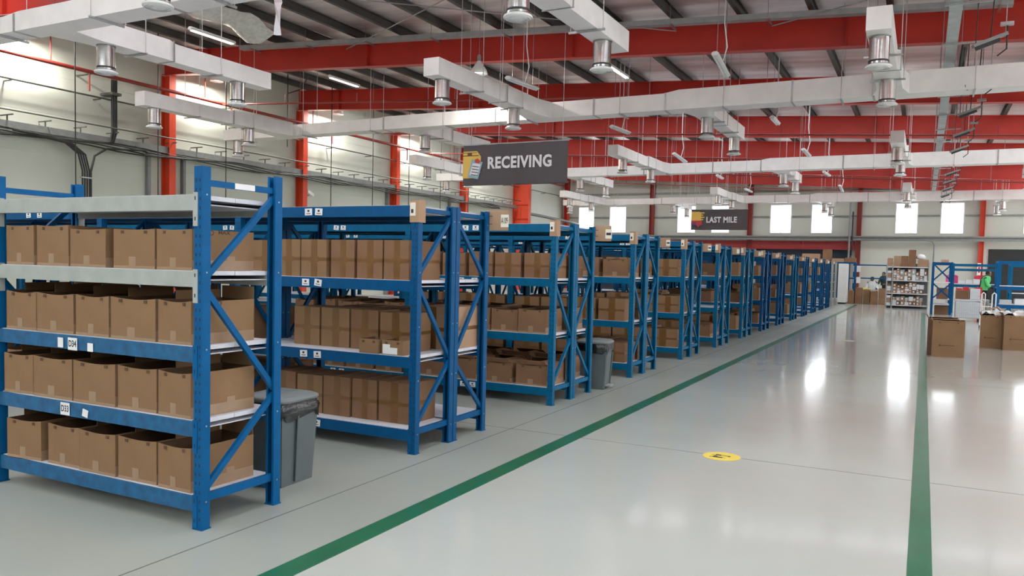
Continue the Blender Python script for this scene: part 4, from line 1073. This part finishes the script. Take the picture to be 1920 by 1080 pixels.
# tall goods shelf at the end of the aisle
t = thing('goods_shelf', 'tall grey-white goods shelf full of parcels at the end of the aisle', 'shelf', (-1.42, 37.6, 0))
for x in (0, .22, 1.58):
    for y in (0, .55): MB().box(x, x+.045, y, y+.045, 0, 1.95, GREYM).build('upright', t)
GZ = [.14, .64, 1.19, 1.76]
for z in GZ: MB().box(.0, 1.62, 0, .6, z-.035, z, PLAST).build('shelf', t)
MB().box(0, 1.62, .58, .6, 0, 1.9, BINL).build('back_panel', t)
rnd = random.Random(11)
for li, z in enumerate(GZ[:3]):
    x = -1.42+.28; hmax = (GZ[li+1]-z-.07)*(1 if li else .9)
    while x < .02:
        w = rnd.uniform(.11, .17); w = min(w, .16-max(0, x-(.0))); n = rnd.randint(2, 5); zz = z; full = hmax*rnd.uniform(.72, 1)
        for q in range(n):
            h = full/n; mm = rnd.choice([CARD3, CARD3, CARD, CARD2, PLAST, GREYM]); y_ = 37.62+rnd.uniform(0, .05)
            tag(MB().box(x, x+w, y_, 38.05, zz+.001, zz+h, mm).box(x+w*.15, x+w*.6, y_-.003, y_, zz+h*.25, zz+h*.7, PAPER).build('small_parcel'), 'small wrapped parcel on the %s shelf of the tall goods shelf' % ORD[li+1], 'parcel', 'parcels on the %s goods shelf level' % ORD[li+1]); zz += h+.002
        x += w+.008
    for q in range(4):
        tag(MB().box(-1.37, -1.22, 37.64, 37.9, z+.001+q*.1, z+.09+q*.1, rnd.choice([PLAST, CARD3, CARD])).build('small_parcel'), 'small parcel at the left end of the %s goods shelf level' % ORD[li+1], 'parcel', 'parcels at the left end of %s level' % ORD[li+1])
for q, (x, w, h, m) in enumerate([(-1.40, .20, .36, CARD3), (-1.16, .26, .46, CARD3), (-.88, .27, .46, CARD2), (-.60, .28, .72, CARD2), (-.25, .42, .32, CARD3)]):
    o = block('cardboard_box', 'brown box on top of the tall goods shelf, %s from the left' % ORD[q+1], 'box', x, x+w, 37.65, 38.05, GZ[3], GZ[3]+h, m, 'boxes on top of the tall goods shelf')
tag(MB().lathe([(.02, 0), (.15, .02), (.19, .10), (.13, .19), (.03, .22)], PLAST, 16, (-.14, 37.58+.25, GZ[3]+.325)).build('white_bag'), 'round white bag on top of the tall goods shelf', 'bag')

# far left end of the aisle: cartons, benches, people
for q in range(6):
    block('cardboard_box', 'brown floor carton in front of the far wall, %s from left' % ORD[q+1], 'box', -3.15+.33*q, -2.86+.33*q, 40.6+.1*(q % 3), 41.1+.1*(q % 2), 0, .62+.07*((q*5) % 3), [CARD, CARD2][q % 2], 'floor cartons before the far wall')
for q, (x0, x1, z0, z1) in enumerate([(-6.0, -5.35, 1.95, 2.15), (-5.32, -4.5, 1.95, 2.33), (-4.38, -4.0, 1.95, 2.56), (-3.95, -3.4, 1.95, 2.12), (-3.38, -2.9, 1.95, 2.16)]):
    block('cardboard_box', 'brown box piled high beyond the racks, %s from left' % ORD[q+1], 'box', x0, x1, 41.2, 41.7, z0, z1, [CARD2, CARD3][q % 2], 'boxes piled high beyond the racks')
t = thing('storage_rack', 'dark blue storage rack carrying the high piled boxes beyond the rows', 'shelving rack', (0, 0, 0))
for x in (-6.1, -4.5, -2.95):
    for y in (41.1, 41.75): MB().box(x, x+.07, y, y+.07, 0, 1.95, BLUE2).build('upright', t)
for z in (.5, 1.2, 1.93): MB().box(-6.1, -2.88, 41.12, 41.8, z-.05, z+.02, BLUE2).build('shelf', t)
t = thing('blue_rail_frame', 'thin blue rail frame standing before the far wall', 'frame', (0, 0, 0))
for x in (-3.1, -1.62): MB().box(x, x+.05, 42.6, 42.65, 0, 1.88, BLUE2).build('post', t)
for z in (1.84, 1.2): MB().box(-3.1, -1.57, 42.6, 42.64, z-.03, z+.03, BLUE2).build('rail', t)
t = thing('work_table', 'work table with yellow goods before the far wall', 'table', (0, 0, 0))
MB().box(-3.1, -1.75, 42.0, 42.5, .62, .66, GREYM).build('table_top', t)
for x in (-3.08, -1.82):
    for y in (42.02, 42.44): MB().box(x, x+.04, y, y+.04, 0, .62, STEEL).build('leg', t)
m = MB(); v = []; nx, ny = 14, 5
for i in range(nx+1):
    for j in range(ny+1): v.append((-3.05+.85*i/nx, 42.05+.4*j/ny, .662+.16*math.sin(PI*j/ny)*(.6+.4*math.sin(i*1.7))*math.sin(PI*(i+.3)/(nx+.6))))
m.add(v, [(i*(ny+1)+j, (i+1)*(ny+1)+j, (i+1)*(ny+1)+j+1, i*(ny+1)+j+1) for i in range(nx) for j in range(ny)], YELG, True)
o = tag(m.build('yellow_packets'), 'heap of yellow packets on the far work table', 'goods'); o['kind'] = 'stuff'
for q, z in enumerate((.95, 1.5)): tag(MB().box(-3.08, -2.75, 42.57, 42.6, z, z+.3, PAPER).build('notice_sheet'), ['white sheet on the lower rail of the blue rail frame', 'white sheet on the upper rail of the blue rail frame'][q], 'notice')

# ------------------------------------------------------------------ people
def person(label, loc, rz, joints, edges, radii, face_dir, mats, vest=None):
    t = thing('person', label, 'person', loc, rz)
    me = bpy.data.meshes.new('body'); me.from_pydata(joints, edges, []); o = put(me, 'body', t)
    o.modifiers.new('skin', 'SKIN'); sub = o.modifiers.new('sub', 'SUBSURF'); sub.levels = 1; sub.render_levels = 1
    for i, r_ in enumerate(radii):
        s_ = me.skin_vertices[0].data[i]; s_.radius = (r_ if isinstance(r_, tuple) else (r_, r_)); s_.use_root = (i == 0)
    me.materials.append(mats)
    return t
def head(t, c, m, hair, yawd=0, hat=None):
    c = Vector(c)
    h = MB(); n = 16; prof = [(.02, -.115), (.055, -.10), (.072, -.06), (.078, 0), (.08, .04), (.07, .085), (.04, .115), (.01, .122)]
    h.lathe(prof, m, n, c)
    d = Vector((math.cos(yawd), math.sin(yawd), 0)); s_ = Vector((-d.y, d.x, 0))
    h.bar(c+d*.075+Vector((0, 0, .015)), c+d*.10+Vector((0, 0, -.02)), .02, .02, m)
    for q in (-1, 1):
        h.bar(c+s_*q*.078+Vector((0, 0, .02)), c+s_*q*.09+Vector((0, 0, -.02)), .03, .012, m)
        h.box(*[v for a in range(3) for v in ((c+d*.074+s_*q*.03+Vector((0, 0, .02)))[a]-.008, (c+d*.074+s_*q*.03+Vector((0, 0, .02)))[a]+.008)], HAIR)
    h.bar(c+d*.078+s_*.02+Vector((0, 0, -.05)), c+d*.078-s_*.02+Vector((0, 0, -.05)), .006, .01, REDP)
    h.build('head', t)
    MB().lathe([(.086, -.02), (.09, .04), (.082, .09), (.05, .125), (.01, .135)], hair, n, c-d*.016).build('hair', t)
def hand_mesh(m, c, d):
    """palm with four fingers and a thumb, pointing along d"""
    c = Vector(c); d = Vector(d).normalized(); s_ = d.cross(Vector((0, 0, 1))).normalized()
    m.bar(c, c+d*.09, .075, .028, SKIN)
    for q, ln in enumerate((.065, .078, .072, .055)):
        b_ = c+d*.088+s_*(-.028+.019*q); m.tube([b_, b_+d*ln*.55+Vector((0, 0, -.008)), b_+d*ln*.9+Vector((0, 0, -.03))], .008, SKIN, 6)
    m.tube([c+d*.03+s_*.036, c+d*.06+s_*.062, c+d*.085+s_*.06+Vector((0, 0, -.02))], .010, SKIN, 6)
# worker in a green vest, bending slightly to the right over the table
J = [(0, 0, .93), (0.0, 0, 1.08), (.03, 0, 1.28), (.06, 0, 1.40), (.10, 0, 1.47),
     (-.09, 0, .90), (-.10, .02, .48), (-.10, 0, .07), (-.08, -.10, .03), (.09, 0, .90), (.10, .02, .48), (.10, 0, .07), (.13, -.10, .03),
     (.05, -.19, 1.36), (.12, -.24, 1.10), (.33, -.20, 1.00), (.05, .19, 1.36), (.12, .23, 1.10), (.33, .18, 1.02)]
E_ = [(0, 1), (1, 2), (2, 3), (3, 4), (0, 5), (5, 6), (6, 7), (7, 8), (0, 9), (9, 10), (10, 11), (11, 12), (3, 13), (13, 14), (14, 15), (3, 16), (16, 17), (17, 18)]
RR = [(.15, .12), (.14, .12), (.16, .13), (.12, .09), .055, .095, .065, .045, .035, .095, .065, .045, .035, .065, .048, .035, .065, .048, .035]
t = person('person in a bright green vest and black trousers bending over the packing frame', (1.98, 34.3, 0), 0, J, E_, RR, 0, TROU)
head(t, (.15, 0, 1.56-.03), SKIN, HAIR, -.3)
v = MB(); n = 20
for nm, prof in (('vest', [(.175, .93), (.17, 1.05), (.18, 1.2), (.195, 1.32), (.16, 1.42), (.075, 1.47)]),):
    vs = []
    for r_, z in prof:
        for k in range(n):
            a = 2*PI*k/n; vs.append((.0+.09*(z-.93)/.5+r_*.82*math.cos(a), r_*1.12*math.sin(a), z))
    v.add(vs, [(i*n+k, i*n+(k+1) % n, (i+1)*n+(k+1) % n, (i+1)*n+k) for i in range(len(prof)-1) for k in range(n)], HIVIS, True)
v.tube([(.05, -.19, 1.36), (.12, -.24, 1.12), (.20, -.23, 1.06)], .062, HIVIS, 8); v.tube([(.05, .19, 1.36), (.12, .23, 1.12), (.20, .22, 1.06)], .062, HIVIS, 8)
v.build('vest', t)
h_ = MB(); hand_mesh(h_, (.33, -.20, 1.0), (1, 0, -.2)); hand_mesh(h_, (.33, .18, 1.02), (1, 0, -.2)); h_.build('hands', t)
# seated worker in a white shirt and a standing one in dark clothes, far end
def simple_person(label, x, y, rz, shirt, scale, seated):
    zz = -.38 if seated else 0
    JJ = [(a, b_, max(.03, c+zz) if c > .8 else (c if not seated else c)) for a, b_, c in J]
    if seated:
        JJ[5] = (.02, -.1, .52); JJ[6] = (.42, -.12, .50); JJ[7] = (.42, -.12, .08); JJ[8] = (.52, -.12, .04)
        JJ[9] = (.02, .1, .52); JJ[10] = (.42, .12, .50); JJ[11] = (.42, .12, .08); JJ[12] = (.52, .12, .04)
    t = person(label, (x, y, 0), rz, JJ, E_, RR, 0, TROU); t.scale = (scale,)*3
    head(t, (.13, 0, 1.53+zz), SKIN, HAIR, -.2)
    v = MB(); vs = []; prof = [(.17, .93), (.165, 1.05), (.175, 1.2), (.19, 1.32), (.15, 1.42), (.07, 1.47)]
    for r_, z in prof:
        for k in range(n): a = 2*PI*k/n; vs.append((.09*(z-.93)/.5+r_*.82*math.cos(a), r_*1.12*math.sin(a), z+zz))
    v.add(vs, [(i*n+k, i*n+(k+1) % n, (i+1)*n+(k+1) % n, (i+1)*n+k) for i in range(len(prof)-1) for k in range(n)], shirt, True)
    for s_ in (-1, 1): v.tube([(.05, s_*.19, 1.36+zz), (.12, s_*.24, 1.10+zz), (.22, s_*.22, 1.04+zz)], .06, shirt, 8)
    v.build('shirt', t)
    h_ = MB(); hand_mesh(h_, (.33, -.20, 1.0+zz), (1, 0, -.2)); hand_mesh(h_, (.33, .18, 1.02+zz), (1, 0, -.2)); h_.build('hands', t)
    if seated:
        s_ = MB().box(-.2, .2, -.2, .2, .38, .43, DARK).lathe([(.03, 0), (.03, .38)], STEEL, 8).lathe([(.2, 0), (.2, .03)], STEEL, 12)
        o = s_.build('stool', None, (x, y, 0)); tag(o, 'dark stool under the far person in the white shirt', 'stool')
simple_person('person in a white shirt sitting low at the far work table', -2.25, 42.9, -1.4, SHIRT, 1.0, True)
simple_person('person in dark clothes standing beside the far work table', -1.72, 43.8, -2.0, DSHIRT, .92, False)

for k_, v_ in USED.items():
    if len(v_) > 1:
        gs = {bpy.data.objects[n_].get('group') for n_ in v_}
        if None in gs or len(gs) > 1: print('DUPLABEL', k_, len(v_))
print('boxes', NB, 'objects', len(COL.objects))
